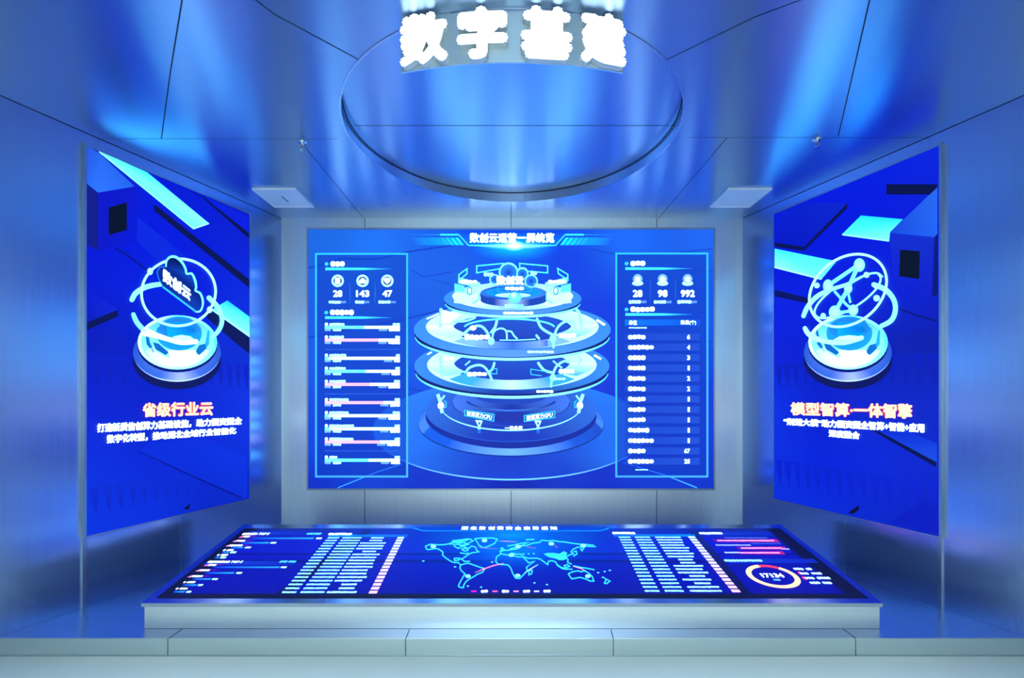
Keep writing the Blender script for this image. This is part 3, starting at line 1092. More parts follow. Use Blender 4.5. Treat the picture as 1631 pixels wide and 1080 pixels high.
def podium(cv, T, cx_, mirror=False):
    """glass dome on a round metal foot, drawn in the crop's own units"""
    cv.T = T
    r = cv.part('podium_graphic', z=12)
    cv.ell(cx_ - 2, 790, 306, 205, c(10, 14, 95))
    cv.z = 13
    cv.ell(cx_ - 2, 742, 304, 200, lambda x, y: mixc(c(25, 60, 205), mixc(c(40, 110, 235), c(190, 215, 250), max(0, 1 - abs(x - 0.55) * 4)), y))
    cv.z = 14
    cv.arc(cx_ - 2, 742, 300, 196, 6, lambda t: mixc(c(70, 130, 240), c(225, 240, 255), math.sin(math.pi * t)), 20, 160)
    cv.ell(cx_, 690, 276, 188, c(8, 22, 120))
    cv.z = 15
    cv.ell(cx_, 671, 274, 187, lambda x, y: mixc(c(70, 205, 245), c(185, 250, 255), y))
    cv.z = 16
    cv.arc(cx_, 671, 262, 176, 20, lambda t: mixc(c(90, 225, 255), c(225, 255, 255), math.sin(math.pi * t)), 0, 360)
    cv.arc(cx_, 665, 205, 150, 62, lambda t: mixc(c(215, 252, 255), c(235, 255, 255), math.sin(math.pi * t)), 20, 160)
    cv.line([(cx_ - 215, 590), (cx_ - 200, 680), (cx_ - 160, 740)], [14, 26, 10], c(15, 120, 215))
    cv.line([(cx_ + 215, 590), (cx_ + 205, 680), (cx_ + 170, 740)], [14, 26, 10], c(40, 190, 245))
    cv.z = 17
    cv.poly([(cx_ - 170, 670), (cx_ - 130, 680), (cx_ - 60, 740), (cx_ - 80, 760), (cx_ - 150, 720)], c(15, 110, 210))
    cv.poly([(cx_ + 190, 680), (cx_ + 150, 690), (cx_ + 120, 740), (cx_ + 150, 760), (cx_ + 200, 715)], c(15, 120, 215))
    cv.poly([(cx_ - 65, 725), (cx_ + 125, 725), (cx_ + 150, 800), (cx_ + 60, 830), (cx_ - 40, 820)], c(240, 255, 255, 1, 1.1))
    cv.z = 18
    cv.ell(cx_ + 10, 608, 158, 120, c(0, 150, 225), c(30, 175, 240))
    cv.z = 19
    cv.ell(cx_ + 10, 570, 146, 74, c(20, 110, 205), c(35, 150, 225))
    cv.arc(cx_ + 10, 608, 154, 118, 9, c(110, 225, 255), 200, 340)
    cv.z = 20
    cv.poly([(cx_ - 90, 570), (cx_ - 70, 530), (cx_ + 90, 530), (cx_ + 120, 590), (cx_ + 100, 640), (cx_ - 60, 640)], [c(0, 130, 225), c(10, 165, 230), c(10, 165, 230), c(0, 120, 215), c(0, 200, 245), c(0, 195, 245)])
    cv.close()
    return r


# ---- left
cv = side_display(-1, 'portrait wall screen showing a dark cloud emblem inside a ring above a glowing dome')
A, B_, D_ = c(4, 18, 205), c(2, 22, 225), c(4, 40, 225)
bg_grid(cv, bilin([[c(10, 30, 200), c(0, 18, 215), c(0, 20, 215), c(8, 24, 200)], [c(0, 14, 215), c(0, 18, 225), c(0, 22, 220), c(4, 30, 215)],
                   [c(0, 18, 215), c(0, 25, 225), c(0, 25, 225), c(4, 40, 225)], [c(4, 22, 190), c(2, 24, 200), c(4, 34, 210), c(4, 40, 210)],
                   [c(4, 30, 215), c(2, 28, 205), c(4, 34, 215), c(8, 48, 230)], [c(4, 45, 225), c(4, 36, 215), c(4, 38, 215), c(6, 44, 220)], [c(4, 50, 225), c(4, 46, 225), c(4, 36, 200), c(6, 36, 195)]]))
TA, TB_ = TR(120, 220, 3.373), TR(120, 540, 3.373)
cv.z = 2
spikes(cv, .53, .6, 15, 0.22, c(5, 28, 205), c(6, 24, 184))
spikes(cv, .875, .9, 16, 0.2, c(5, 42, 216), c(6, 34, 192))
cv.part('block_graphic', z=3)
cv.z = 3
cv.T = TA
cv.poly([(330, 420), (600, 640), (640, 690), (480, 690), (330, 560)], c(6, 36, 225))
cv.next()
cv.poly([(704, 324), (933, 426), (933, 510)], c(4, 26, 225))
cv.z = 4
cv.next()
cv.poly([(120, 292), (320, 262), (322, 560), (120, 605)], [c(8, 14, 200), c(8, 18, 205), c(0, 16, 215), c(6, 14, 200)])
cv.next()
cv.poly([(61, 245), (120, 292), (120, 605), (61, 572)], c(14, 22, 140))
cv.next()
cv.poly([(61, 38), (135, 88), (318, 260), (120, 293), (61, 246)], [c(35, 85, 225), c(40, 105, 235), c(35, 100, 235), c(45, 120, 245), c(40, 105, 235)])
cv.z = 5
cv.next()
cv.poly([(178, 374), (275, 345), (275, 493), (178, 521)], c(3, 10, 32))
cv.next()
cv.poly([(420, 366), (430, 360), (936, 762), (936, 806), (424, 392)], c(4, 8, 80))
cv.next()
cv.poly([(606, 282), (690, 318), (933, 512), (933, 540), (680, 318), (640, 300)], c(4, 8, 70))
cv.line([(215, 592), (280, 630), (400, 722)], 8, c(4, 10, 120))
cv.next()
cv.poly([(61, 820), (228, 922), (61, 992)], [c(4, 22, 215), c(8, 34, 220), c(4, 20, 190)])
cv.next()
cv.poly([(61, 990), (228, 922), (228, 958), (61, 1032)], c(4, 10, 85))
cv.next()
cv.poly([(680, 940), (735, 920), (937, 1068), (937, 1160), (840, 1085)], c(4, 8, 90))
cv.T = TB_
cv.z = 4
cv.next()
cv.poly([(340, 600), (400, 560), (700, 530), (920, 640), (920, 850), (890, 852)], [c(4, 44, 225), c(4, 40, 220), c(4, 42, 222), c(6, 50, 228), c(6, 48, 220), c(6, 44, 215)])
cv.z = 5
cv.line([(340, 602), (600, 724), (890, 852)], [4, 8, 8], c(6, 16, 140))
cv.next()
cv.poly([(580, 915), (618, 880), (608, 915)], c(5, 8, 45))
cv.T = None
cv.close()
cv.part('light_strip_graphic', z=6)
cv.T = TA
cv.poly([(122, 68), (385, 184), (716, 458), (632, 488)], [c(110, 240, 255), c(60, 215, 255), c(150, 245, 255), c(120, 245, 255)])
cv.next()
cv.poly([(815, 872), (937, 962), (937, 1068), (735, 920)], [c(20, 205, 240), c(60, 225, 255), c(150, 245, 255), c(110, 235, 255)])
cv.z = 7
cv.line([(126, 72), (632, 485)], 7, c(170, 250, 255))
cv.line([(632, 487), (716, 458)], 7, c(190, 252, 255))
cv.line([(735, 922), (937, 1066)], 9, c(190, 252, 255))
cv.T = None
cv.close()
T1 = TR(190, 390, 4.32)
pd = podium(cv, T1, 395)
cv.part('orbit_ring_graphic', z=22)
cv.curve([(90, 480), (112, 530), (150, 575), (175, 592)], [30, 34, 34, 30], c(150, 240, 255))
cv.curve([(175, 600), (250, 625), (330, 650), (420, 672), (520, 666)], [60, 38, 32, 34, 34], c(235, 255, 255, 1, 1.05))
cv.curve([(640, 632), (680, 585), (700, 530), (692, 470), (660, 415), (610, 365)], [28, 30, 30, 32, 34, 32], c(165, 248, 255))
cv.curve([(80, 378), (105, 335), (160, 298), (220, 280), (290, 270)], [34, 36, 36, 34, 30], c(165, 248, 255))
cv.z = 23
cv.poly([(340, 650), (370, 630), (420, 620), (480, 630), (520, 655)], c(215, 252, 255))
cv.z = 25
cv.arc(400, 328, 256, 230, 17, c(205, 253, 255), 0, 360, -8)
cv.z = 26
cv.ell(204, 184, 19, 24, c(205, 253, 255))
cv.ell(614, 447, 18, 22, c(205, 253, 255))
cv.close()
cv.part('cloud_emblem', z=28)
cl = [(290, 285), (262, 235), (250, 190), (268, 155), (312, 150), (318, 108), (345, 84), (385, 88), (425, 125), (448, 170), (455, 200), (490, 200), (512, 245), (520, 290), (516, 316),
      (548, 335), (566, 385), (562, 430), (545, 458), (520, 462)]
cv.poly(cl, [c(5, 40, 150)] * 5 + [c(0, 20, 95)] * 4 + [c(8, 70, 200)] * 4 + [c(5, 30, 140)] * 4 + [c(8, 60, 190)] * 3)
cv.z = 29
cv.curve([(312, 150), (318, 108), (345, 84), (385, 88), (425, 125), (448, 170), (455, 200), (490, 200), (512, 245), (520, 290), (516, 316), (548, 335), (566, 385), (562, 430), (545, 458), (520, 462)], [9, 12, 16, 18, 16, 14, 12, 14, 16, 14, 12, 14, 14, 12, 12, 10], c(150, 248, 255))
cv.line([(290, 285), (262, 235), (250, 190), (268, 155), (312, 150)], 6, c(40, 150, 235))
cv.line([(290, 290), (400, 372), (520, 462)], 13, c(60, 205, 250))
cv.z = 30
cv.text('数创云', (290, 158), (488, 310), (480, 392), (288, 250), WHITE, 0.055, 2)
cv.T = None
cv.close()


def fill2(a, b_): return lambda x, y: a


cv.part('title_text', z=22)
def titled(s, tl, tr, br, bl):
    cv.z = 22
    cv.text(s, tl, tr, br, bl, c(250, 60, 60), 0.08, 2)
    cv.z = 23
    cv.text(s, tl, tr, br, bl, c(255, 222, 205, 1, 1.05), 0.042, 2)
titled('省级行业云', (225, 641.5), (338.5, 639), (338, 662), (225.5, 665))
cv.close('white-pink title characters with red edges')
cv.part('caption_text', z=22)
cv.text('打造新质信创算力基础设施，助力国资国企', (153, 674.5), (384.5, 664), (384, 676.5), (153, 689.5), WHITE, 0.06)
cv.text('数字化转型，推动湖北全域行业智能化', (168.5, 692.5), (375, 680), (375, 691.5), (168.5, 707), WHITE, 0.06)
cv.close()

# ---- right
cv = side_display(1, 'portrait wall screen showing crossed orbit rings and linked balls above a glowing dome')
bg_grid(cv, bilin([[c(0, 20, 220), c(0, 20, 225), c(0, 22, 225), c(4, 34, 225)], [c(0, 14, 220), c(0, 14, 225), c(0, 16, 225), c(4, 22, 215)],
                   [c(2, 26, 225), c(2, 22, 225), c(4, 28, 220), c(4, 24, 215)], [c(4, 26, 215), c(2, 24, 205), c(6, 26, 185), c(6, 24, 170)],
                   [c(4, 45, 230), c(2, 26, 205), c(6, 34, 205), c(6, 34, 200)], [c(6, 45, 225), c(2, 30, 220), c(4, 36, 220), c(6, 34, 205)], [c(6, 44, 220), c(4, 40, 220), c(4, 36, 205), c(4, 30, 190)]]))
TA, TB_ = TR(1220, 220, 3.373), TR(1220, 540, 3.373)
cv.z = 2
spikes(cv, .53, .6, 15, 0.22, c(4, 26, 196), c(6, 24, 176))
spikes(cv, .86, .9, 14, 0.24, c(3, 32, 214), c(4, 26, 200))
cv.part('block_graphic', z=3)
cv.z = 3
cv.T = TA
cv.poly([(48, 420), (170, 345), (438, 350), (206, 585), (62, 568), (48, 566)], [c(0, 22, 215), c(0, 24, 210), c(6, 34, 205), c(0, 14, 200), c(0, 16, 205), c(0, 16, 205)])
cv.z = 4
cv.next()
cv.poly([(206, 584), (438, 350), (438, 376), (206, 606)], c(4, 8, 85))
cv.next()
cv.poly([(48, 560), (206, 584), (206, 606), (48, 584)], c(4, 8, 85))
cv.next()
cv.poly([(648, 248), (920, 248), (920, 270), (884, 303), (648, 303)], c(3, 8, 70))
cv.next()
cv.poly([(48, 815), (240, 862), (232, 890), (48, 850)], c(4, 8, 95))
cv.next()
cv.poly([(665, 512), (915, 532), (912, 840), (690, 830)], [c(14, 42, 210), c(14, 44, 205), c(8, 26, 205), c(6, 22, 215)])
cv.next()
cv.poly([(905, 530), (922, 512), (922, 840), (893, 855)], c(6, 12, 100))
cv.next()
cv.poly([(922, 262), (922, 515), (905, 532), (665, 510)], [c(40, 105, 235), c(38, 105, 238), c(30, 100, 240), c(20, 70, 225)])
cv.z = 5
cv.next()
cv.poly([(722, 600), (828, 608), (824, 757), (718, 742)], c(3, 10, 32))
cv.line([(715, 915), (800, 950), (918, 982)], 8, c(4, 10, 110))
cv.T = TB_
cv.next()
cv.poly([(580, 485), (700, 470), (920, 560), (920, 690)], [c(4, 36, 215), c(4, 40, 220), c(14, 60, 225), c(30, 85, 235)])
cv.z = 6
cv.next()
cv.poly([(570, 490), (600, 492), (918, 662), (918, 690)], c(5, 10, 80))
cv.next()
cv.poly([(440, 935), (502, 892), (500, 918), (470, 940)], c(5, 8, 50))
cv.next()
cv.poly([(670, 985), (860, 865), (918, 905), (918, 1040)], c(4, 24, 195))
cv.T = None
cv.close()
cv.part('light_strip_graphic', z=7)
cv.T = TA
cv.poly([(512, 416), (738, 436), (668, 505), (663, 553), (410, 518)], [c(30, 215, 250), c(40, 215, 250), c(110, 240, 255), c(140, 245, 255), c(90, 235, 255)])
cv.next()
cv.poly([(48, 594), (380, 662), (300, 758), (48, 692)], [c(60, 225, 255), c(90, 235, 255), c(120, 240, 255), c(150, 245, 255)])
cv.z = 8
cv.line([(412, 518), (663, 552)], 8, c(175, 252, 255))
cv.line([(48, 693), (300, 757)], 9, c(190, 252, 255))
cv.T = None
cv.close()
T2 = TR(1250, 390, 4.32)
podium(cv, T2, 440)
cv.T = T2
cv.part('orbit_ring_graphic', z=22)
cv.curve([(145, 575), (165, 608), (210, 640), (300, 668), (420, 672), (535, 640)], [30, 34, 36, 30, 34, 32], c(200, 250, 255))
cv.z = 23
cv.poly([(340, 655), (380, 632), (450, 622), (535, 632), (530, 655)], c(215, 252, 255))
cv.curve([(670, 560), (740, 520), (768, 450), (755, 375), (700, 310), (620, 275)], [30, 34, 34, 34, 36, 34], c(165, 248, 255))
cv.curve([(135, 490), (165, 425), (230, 355), (320, 310), (440, 270), (560, 210), (640, 195), (680, 220)], [30, 32, 32, 28, 22, 14, 13, 10], c(175, 250, 255))
cv.z = 25
cv.arc(442, 315, 290, 222, 17, c(205, 253, 255), 0, 360, -38)
cv.z = 26
cv.arc(440, 350, 260, 92, 13, c(190, 252, 255), -12, 250, -31)
for x, y, r in ((228, 280, 19), (570, 208, 20), (640, 368, 22), (272, 488, 18), (636, 285, 18)):
    cv.ell(x, y, r, r, c(190, 252, 255))
cv.close()
cv.part('molecule_graphic', z=28)
for pts, w_ in (([(520, 135), (330, 265)], 26), ([(515, 140), (440, 310), (350, 470)], 28), ([(350, 320), (430, 410), (480, 450)], 18), ([(440, 310), (460, 400)], 16), ([(350, 470), (480, 455)], 20)):
    cv.line(pts, w_, c(140, 242, 255))
cv.z = 29
for x, y, rx_, ry_ in ((522, 140, 38, 46), (306, 285, 34, 46), (352, 465, 40, 46), (480, 450, 34, 38), (445, 300, 28, 36)):
    cv.ell(x, y, rx_, ry_, c(205, 253, 255), c(150, 244, 255))
cv.T = None
cv.close()
cv.part('title_text', z=22)
titled('模型智算·一体智擎', (1260, 640.5), (1455, 643), (1455, 667.5), (1261, 661.5))
cv.close('white-pink title characters with red edges')
cv.part('caption_text', z=22)
cv.text('“荆楚大模”助力国资国企智算+智能+应用', (1249, 665.5), (1474, 674.5), (1474, 689.5), (1249, 677), WHITE, 0.06)
cv.text('深度融合', (1321, 684), (1371, 687.5), (1371, 700), (1321, 696), WHITE, 0.06)
cv.close()

# ================================================================== tilted table screen
TH = 2.236
tfy, tby = 1.4 * F / (1003 - CY), TH * F / 428.0
tfz = 1.5 - (961 - CY) / F * tfy
tbz = 1.5 - (835.5 - CY) / F * tby
root = empty('display_table', (0, tfy, DECK_Z), 'wide low silver table with a tilted screen showing a world map', 'table')
tu, tv = Vector((1, 0, 0)), Vector((0, tby - tfy, tbz - tfz)).normalized()
tn = tu.cross(tv)
TO = Vector((0, tfy, tfz))
TL = math.hypot(tby - tfy, tbz - tfz)
cv = Canvas(TO + tn * 0.001, tu, tv, root)
bm = bmesh.new()
fv = []
for x in (-TH + 0.012, TH - 0.012):
    fv.append([bm.verts.new(p) for p in ((x, tfy + 0.012, DECK_Z + 0.0015), (x, tby - 0.012, DECK_Z + 0.0015), (x, tby - 0.012, tbz - 0.022), (x, tfy + 0.012, tfz - 0.022))])
bm.faces.new(fv[0][::-1]); bm.faces.new(fv[1])
for i in range(4): bm.faces.new((fv[0][i], fv[0][(i + 1) % 4], fv[1][(i + 1) % 4], fv[1][i]))
bmesh.ops.recalc_face_normals(bm, faces=list(bm.faces))
obj('base', bm, M_apron, root)
ql, qr = cv.uv((247, 953.5))[0], cv.uv((1383, 952.5))[0]
qf, qb = cv.uv((815, 953))[1], cv.uv((815, 841.5))[1]
bm = bmesh.new()
o0 = TO - tn * 0.024
for u0, u1, v0, v1 in ((-TH, TH, 0, qf), (-TH, TH, qb, TL), (-TH, ql, qf, qb), (qr, TH, qf, qb)):
    add_box(bm, o0 + tu * u0 + tv * v0, tu * (u1 - u0), tv * (v1 - v0), tn * 0.024)
obj('top_rim', bm, metal('brushed_metal_rim', (0.60, 0.65, 0.74), 0.22, None, 0, (2, 60, 2)), root)
bm = bmesh.new()
add_box(bm, o0 + tu * ql + tv * qf, tu * (qr - ql), tv * (qb - qf), tn * 0.022)
obj('screen_body', bm, M_edge, root)

cv.mode = 'uv'
def UV(x, y):
    cv.mode = 'px'
    r = cv.uv((x, y))
    cv.mode = 'uv'
    return r

W_, H_ = qr - ql, qb - qf
DKB = c(8, 14, 62)
tf = bilin([[c(22, 45, 140), c(14, 40, 170), c(4, 60, 205), c(0, 105, 240), c(4, 60, 205), c(14, 40, 170), c(18, 40, 140)],
            [c(10, 25, 200), c(6, 24, 215), c(4, 50, 215), c(0, 125, 240), c(4, 50, 215), c(6, 24, 215), c(10, 25, 200)],
            [c(8, 22, 205), c(6, 22, 215), c(2, 44, 220), c(0, 85, 230), c(2, 44, 220), c(6, 22, 215), c(8, 22, 205)],
            [c(6, 12, 175), c(6, 14, 185), c(0, 22, 200), c(0, 40, 205), c(0, 20, 195), c(6, 14, 185), c(6, 12, 175)],
            [c(4, 6, 180), c(2, 6, 190), c(0, 8, 190), c(0, 14, 190), c(0, 8, 185), c(2, 6, 190), c(4, 6, 180)],
            [c(4, 4, 170), c(4, 6, 170), c(2, 6, 170), c(2, 8, 165), c(2, 6, 165), c(4, 6, 165), c(4, 6, 160)]])
def table_bg(x, y):
    s, t = (x - ql) / W_, (qb - y) / H_
    k = tf(max(0, min(1, s)), max(0, min(1, t)))
    if s < 0.022 or s > 0.978 or t > 0.955: return DKB
    for y0, y1, kk in ((0.425, 0.45, 0.55), (0.515, 0.56, 0.6)):          # the darker scan bars across the picture
        if y0 < t < y1: k = (k[0] * kk, k[1] * kk, k[2] * kk, 1)
    return k
cv.part('picture_background', mat=M_pix, z=0)
cv.grid(ql, qb, qr, qf, 92, 70, table_bg)
cv.close()

# section gaps and header bar
cv.part('section_graphic', z=1)
for xa, ya, xb, yb, w_ in ((586, 845, 444, 950, 0.075), (1102, 845, 1192, 950, 0.07)):
    a, b_ = UV(xa, ya), UV(xb, yb)
    cv.line([(a[0], qb - 0.03), ((a[0] + b_[0]) / 2, (qb + qf) / 2), (b_[0], qf + 0.02)], w_, [c(14, 40, 150), c(10, 20, 120), c(6, 10, 80)])
for pts in ([(396, 849), (506, 849)], [(327, 897), (470, 897)], [(1118, 850), (1230, 850)], [(1158, 893.5), (1300, 893.5)]):
    a, b_ = UV(*pts[0]), UV(*pts[1])
    cv.rect(a[0], a[1] - 0.03, b_[0], a[1] + 0.03, [c(12, 60, 225), c(10, 40, 200)])
a, b_ = UV(524, 853.5), UV(649, 853.5)
cv.rect(a[0], a[1] - 0.022, b_[0], a[1] + 0.022, [c(0, 150, 240), c(0, 110, 240)])
a, b_ = UV(977, 853), UV(1107, 853)
cv.rect(a[0], a[1] - 0.022, b_[0], a[1] + 0.022, [c(0, 110, 240), c(0, 150, 240)])
cv.mode = 'px'
cv.z = 2
cv.line([(655, 840.8), (662, 842), (674, 845.8), (815, 846), (956, 845.8), (968, 842), (970, 840.8)], [1.2, 2.6, 1.6, 1.2, 1.6, 2.6, 1.2], c(20, 150, 250))
cv.poly([(660, 840), (968, 840), (955, 845), (675, 845)], [c(6, 60, 220), c(6, 60, 220), c(4, 85, 235), c(4, 85, 235)])
cv.close()
cv.part('title_text', z=4)
a, b_ = UV(734, 844.3), UV(891, 844.3)
t_ = UV(734, 838.8)
for i, ch in enumerate('湖北数创云安全态势感知'):
    x0 = a[0] + (b_[0] - a[0]) * i / 11
    cv.trect(ch, x0, t_[1], x0 + (b_[0] - a[0]) / 11 * 0.78, a[1], WHITE, 0.06)
cv.close()

# attack list (two mirrored lists of sixteen-odd rows)
def rows_uv(name, x_top, y_top, x_bot, y_bot, n, cols, tags):
    """cols: list of (x0,x1 at the bottom row in pixels, characters, colour)"""
    vt, vb = UV(x_top, y_top)[1], UV(x_bot, y_bot)[1]
    hh = (vt - vb) / (n - 1) * 0.52
    for i in range(n):
        row = None
        v = vt + (vb - vt) * i / (n - 1)
        for j, (xa, xb, nch, k) in enumerate(cols):
            ua, ub = UV(xa, y_bot)[0], UV(xb, y_bot)[0]
            if j == 2:
                r = random.random()
                if r < 0.25: ua, ub = ua + (ub - ua) * 0.3, ub - (ub - ua) * 0.2
                else: ub -= (ub - ua) * random.uniform(0, 0.12)
            cv.part(name if row is None else 'event_cell', row, z=3)
            cv.blur(ua, v - hh / 2, ub, v + hh / 2, nch, k)
            q = cv.close()
            row = row or q
        ua, ub = UV(tags[1], y_bot)[0], UV(tags[2], y_bot)[0]
        t = i / (n - 1)
        cv.part(tags[0], row, z=3)
        cv.rect(ua, v - hh * 0.66, ub, v + hh * 0.66, mixc(c(225, 235, 255), c(255, 215, 225), t))
        cv.close()

LW = c(180, 240, 255)
rows_uv('event_row', 530, 857, 460, 943.5, 18, [(449.5, 472, 8, LW), (479, 517, 11, LW), (521, 571, 11, c(205, 243, 255))], ('severity_tag', 588, 601))
rows_uv('event_row', 985, 856, 1038, 941.5, 18, [(1027, 1050, 8, LW), (1059, 1089, 9, LW), (1099, 1151, 11, c(205, 243, 255))], ('severity_tag', 1165, 1178.5))
for x0, x1, y, n_, k in ((522, 559, 851, 7, WHITE), (976.5, 1012.5, 849.5, 7, WHITE), (1115.5, 1152, 849.8, 7, WHITE), (1155.5, 1215.5, 893.3, 10, c(190, 245, 255)),
                         (384.5, 408, 850.8, 5, WHITE), (329.5, 364, 895.3, 7, WHITE), (487, 498, 850.6, 3, c(90, 215, 255)), (499, 510, 850.6, 3, c(90, 215, 255)),
                         (444, 456, 895, 3, c(90, 215, 255)), (458, 470, 895, 3, c(90, 215, 255))):
    a, b_ = UV(x0, y + 1.8), UV(x1, y + 1.8)
    t_ = UV(x0, y - 1.9)
    cv.part('heading', z=4)
    cv.blur(a[0], t_[1], b_[0], a[1], n_, k)
    cv.close()
for x0, x1, y in ((410, 427, 852.4), (366, 384.5, 897)):
    a, b_, t_ = UV(x0, y), UV(x1, y), UV(x0, y - 3.4)
    cv.part('heading', z=4)
    cv.trect('TOP 5', a[0], t_[1], b_[0], a[1], WHITE, 0.04)
    cv.close()
# ranking bars on the left
T3 = TR(250, 835, 7.09)
for (lx, ly, lw, bx0, bx1, by, nx, kind) in ((970, 142, 62, 1050, 1760, 162, 1790, 0), (900, 190, 80, 950, 1255, 213, 1272, 1), (820, 242, 130, 830, 960, 265, 985, 1), (780, 295, 70, 725, 800, 320, 818, 2), (710, 350, 76, 645, 690, 378, 705, 2),
                                             (575, 463, 80, 640, 1375, 489, 1390, 0), (480, 523, 100, 540, 860, 553, 885, 1), (390, 590, 112, 395, 595, 622, 612, 1), (330, 658, 86, 280, 435, 690, 452, 2), (245, 730, 86, 175, 300, 766, 320, 2)):
    def R(xa, xb, yc, h):
        a = UV(*T3(xa, yc + h)); b_ = UV(*T3(xb, yc + h)); t = UV(*T3(xa, yc - h))
        return a[0], t[1], b_[0], a[1]
    x0, y0, x1, y1 = R(lx, lx + lw, ly, 11)
    cv.part('ranking_bar', z=4)
    cv.blur(x0, y0, x1, y1, 4, WHITE)
    x0, y0, x1, y1 = R(lx - 48, lx - 8, ly, 11)
    if kind < 2:
        cv.poly([(x0, y1), (x1, y1), (x1 + .02, y0), (x0 + .02, y0)], c(255, 150, 225) if kind == 0 else c(255, 200, 235))
        x2, y2, x3, y3 = R(lx + lw + 6, lx + lw + 110, ly, 8)
        cv.rect(x2, y2, x3, y3, [c(110, 20, 190), c(10, 16, 200)])
    else:
        cv.blur(x0 + (x1 - x0) * .2, y0, x0 + (x1 - x0) * .7, y1, 1, WHITE)
    x0, y0, x1, y1 = R(bx0, bx1, by, 9)
    cv.rect(x0, y0, x1, y1, [c(8, 60, 220), c(45, 185, 255)])
    x0, y0, x1, y1 = R(nx, nx + (62 if lx > 500 or bx1 > 500 else 52), by, 11)
    cv.blur(x0, y0, x1, y1, 3, c(225, 248, 255))
    cv.close()
# right: log lines, ring chart
T4 = TR(1110, 835, 5.624)
for (xa, xb, yc, k, n_) in ((255, 640, 124, c(60, 110, 235), 12), (190, 700, 149, c(255, 190, 225), 20), (175, 490, 189, c(170, 200, 255), 12), (490, 760, 175, c(50, 90, 230), 9), (400, 770, 216, c(255, 195, 230), 15), (770, 835, 225, c(190, 200, 255), 3),
                            (255, 400, 256, c(200, 215, 255), 6), (395, 750, 258, c(255, 195, 230), 14)):
    a, b_, t_ = UV(*T4(xa, yc + 7)), UV(*T4(xb, yc + 7)), UV(*T4(xa, yc - 7))
    cv.part('log_line', z=4)
    if k[0] > 0.9:
        cv.z = 3
        cv.rect(a[0] - 0.03, t_[1] + 0.012, b_[0] + 0.03, a[1] - 0.012, [c(90, 10, 190), c(200, 40, 150)])
        cv.z = 4
    cv.blur(a[0], t_[1], b_[0], a[1], n_, k)
    cv.close()
cv.part('ring_chart', z=4)
lft, rgt = UV(*T4(456, 430)), UV(*T4(912, 510))
ct = UV(*T4(688, 468))
rx = (UV(*T4(905, 470))[0] - UV(*T4(462, 470))[0]) / 2
tp, bt = UV(*T4(690, 366)), UV(*T4(690, 574))
ry = (tp[1] - bt[1]) / 2
cxr, cyr = (UV(*T4(905, 470))[0] + UV(*T4(462, 470))[0]) / 2, (tp[1] + bt[1]) / 2
rr = (rx + ry) / 2 * 0.93
cv.arc(cxr, cyr, rx * .9, ry * .9, rr * 0.24, c(255, 222, 205), 100, 410)
cv.arc(cxr, cyr, rx * .9, ry * .9, rr * 0.2, c(255, 70, 110), 50, 100)
rc = cv.close()
cv.part('total_figure', rc, z=5)
cv.trect('17134', cxr - rx * .45, cyr + ry * 0.22, cxr + rx * .45, cyr - ry * .14, WHITE, 0.045)
cv.blur(cxr - rx * .12, cyr - ry * .42, cxr + rx * .14, cyr - ry * .26, 2, c(120, 215, 255))
cv.close()
for (xa, xb, yc, n_) in ((880, 965, 403, 3), (990, 1040, 403, 2), (935, 1010, 443, 3), (1040, 1130, 443, 4), (975, 1062, 484, 3), (1090, 1205, 484, 5), (1025, 1115, 527, 3), (1140, 1218, 527, 3)):
    a, b_, t_ = UV(*T4(xa, yc + 11)), UV(*T4(xb, yc + 11)), UV(*T4(xa, yc - 11))
    cv.part('chart_legend', rc, z=4)
    cv.blur(a[0], t_[1], b_[0], a[1], n_, c(225, 245, 255))
    cv.close()
for x, y in ((925, 440), (963, 485)):
    cv.part('legend_dot', rc, z=4)
    a = UV(*T4(x, y))
    cv.ell(a[0], a[1], 0.014, 0.02, c(255, 60, 150), n=10)
    cv.close()

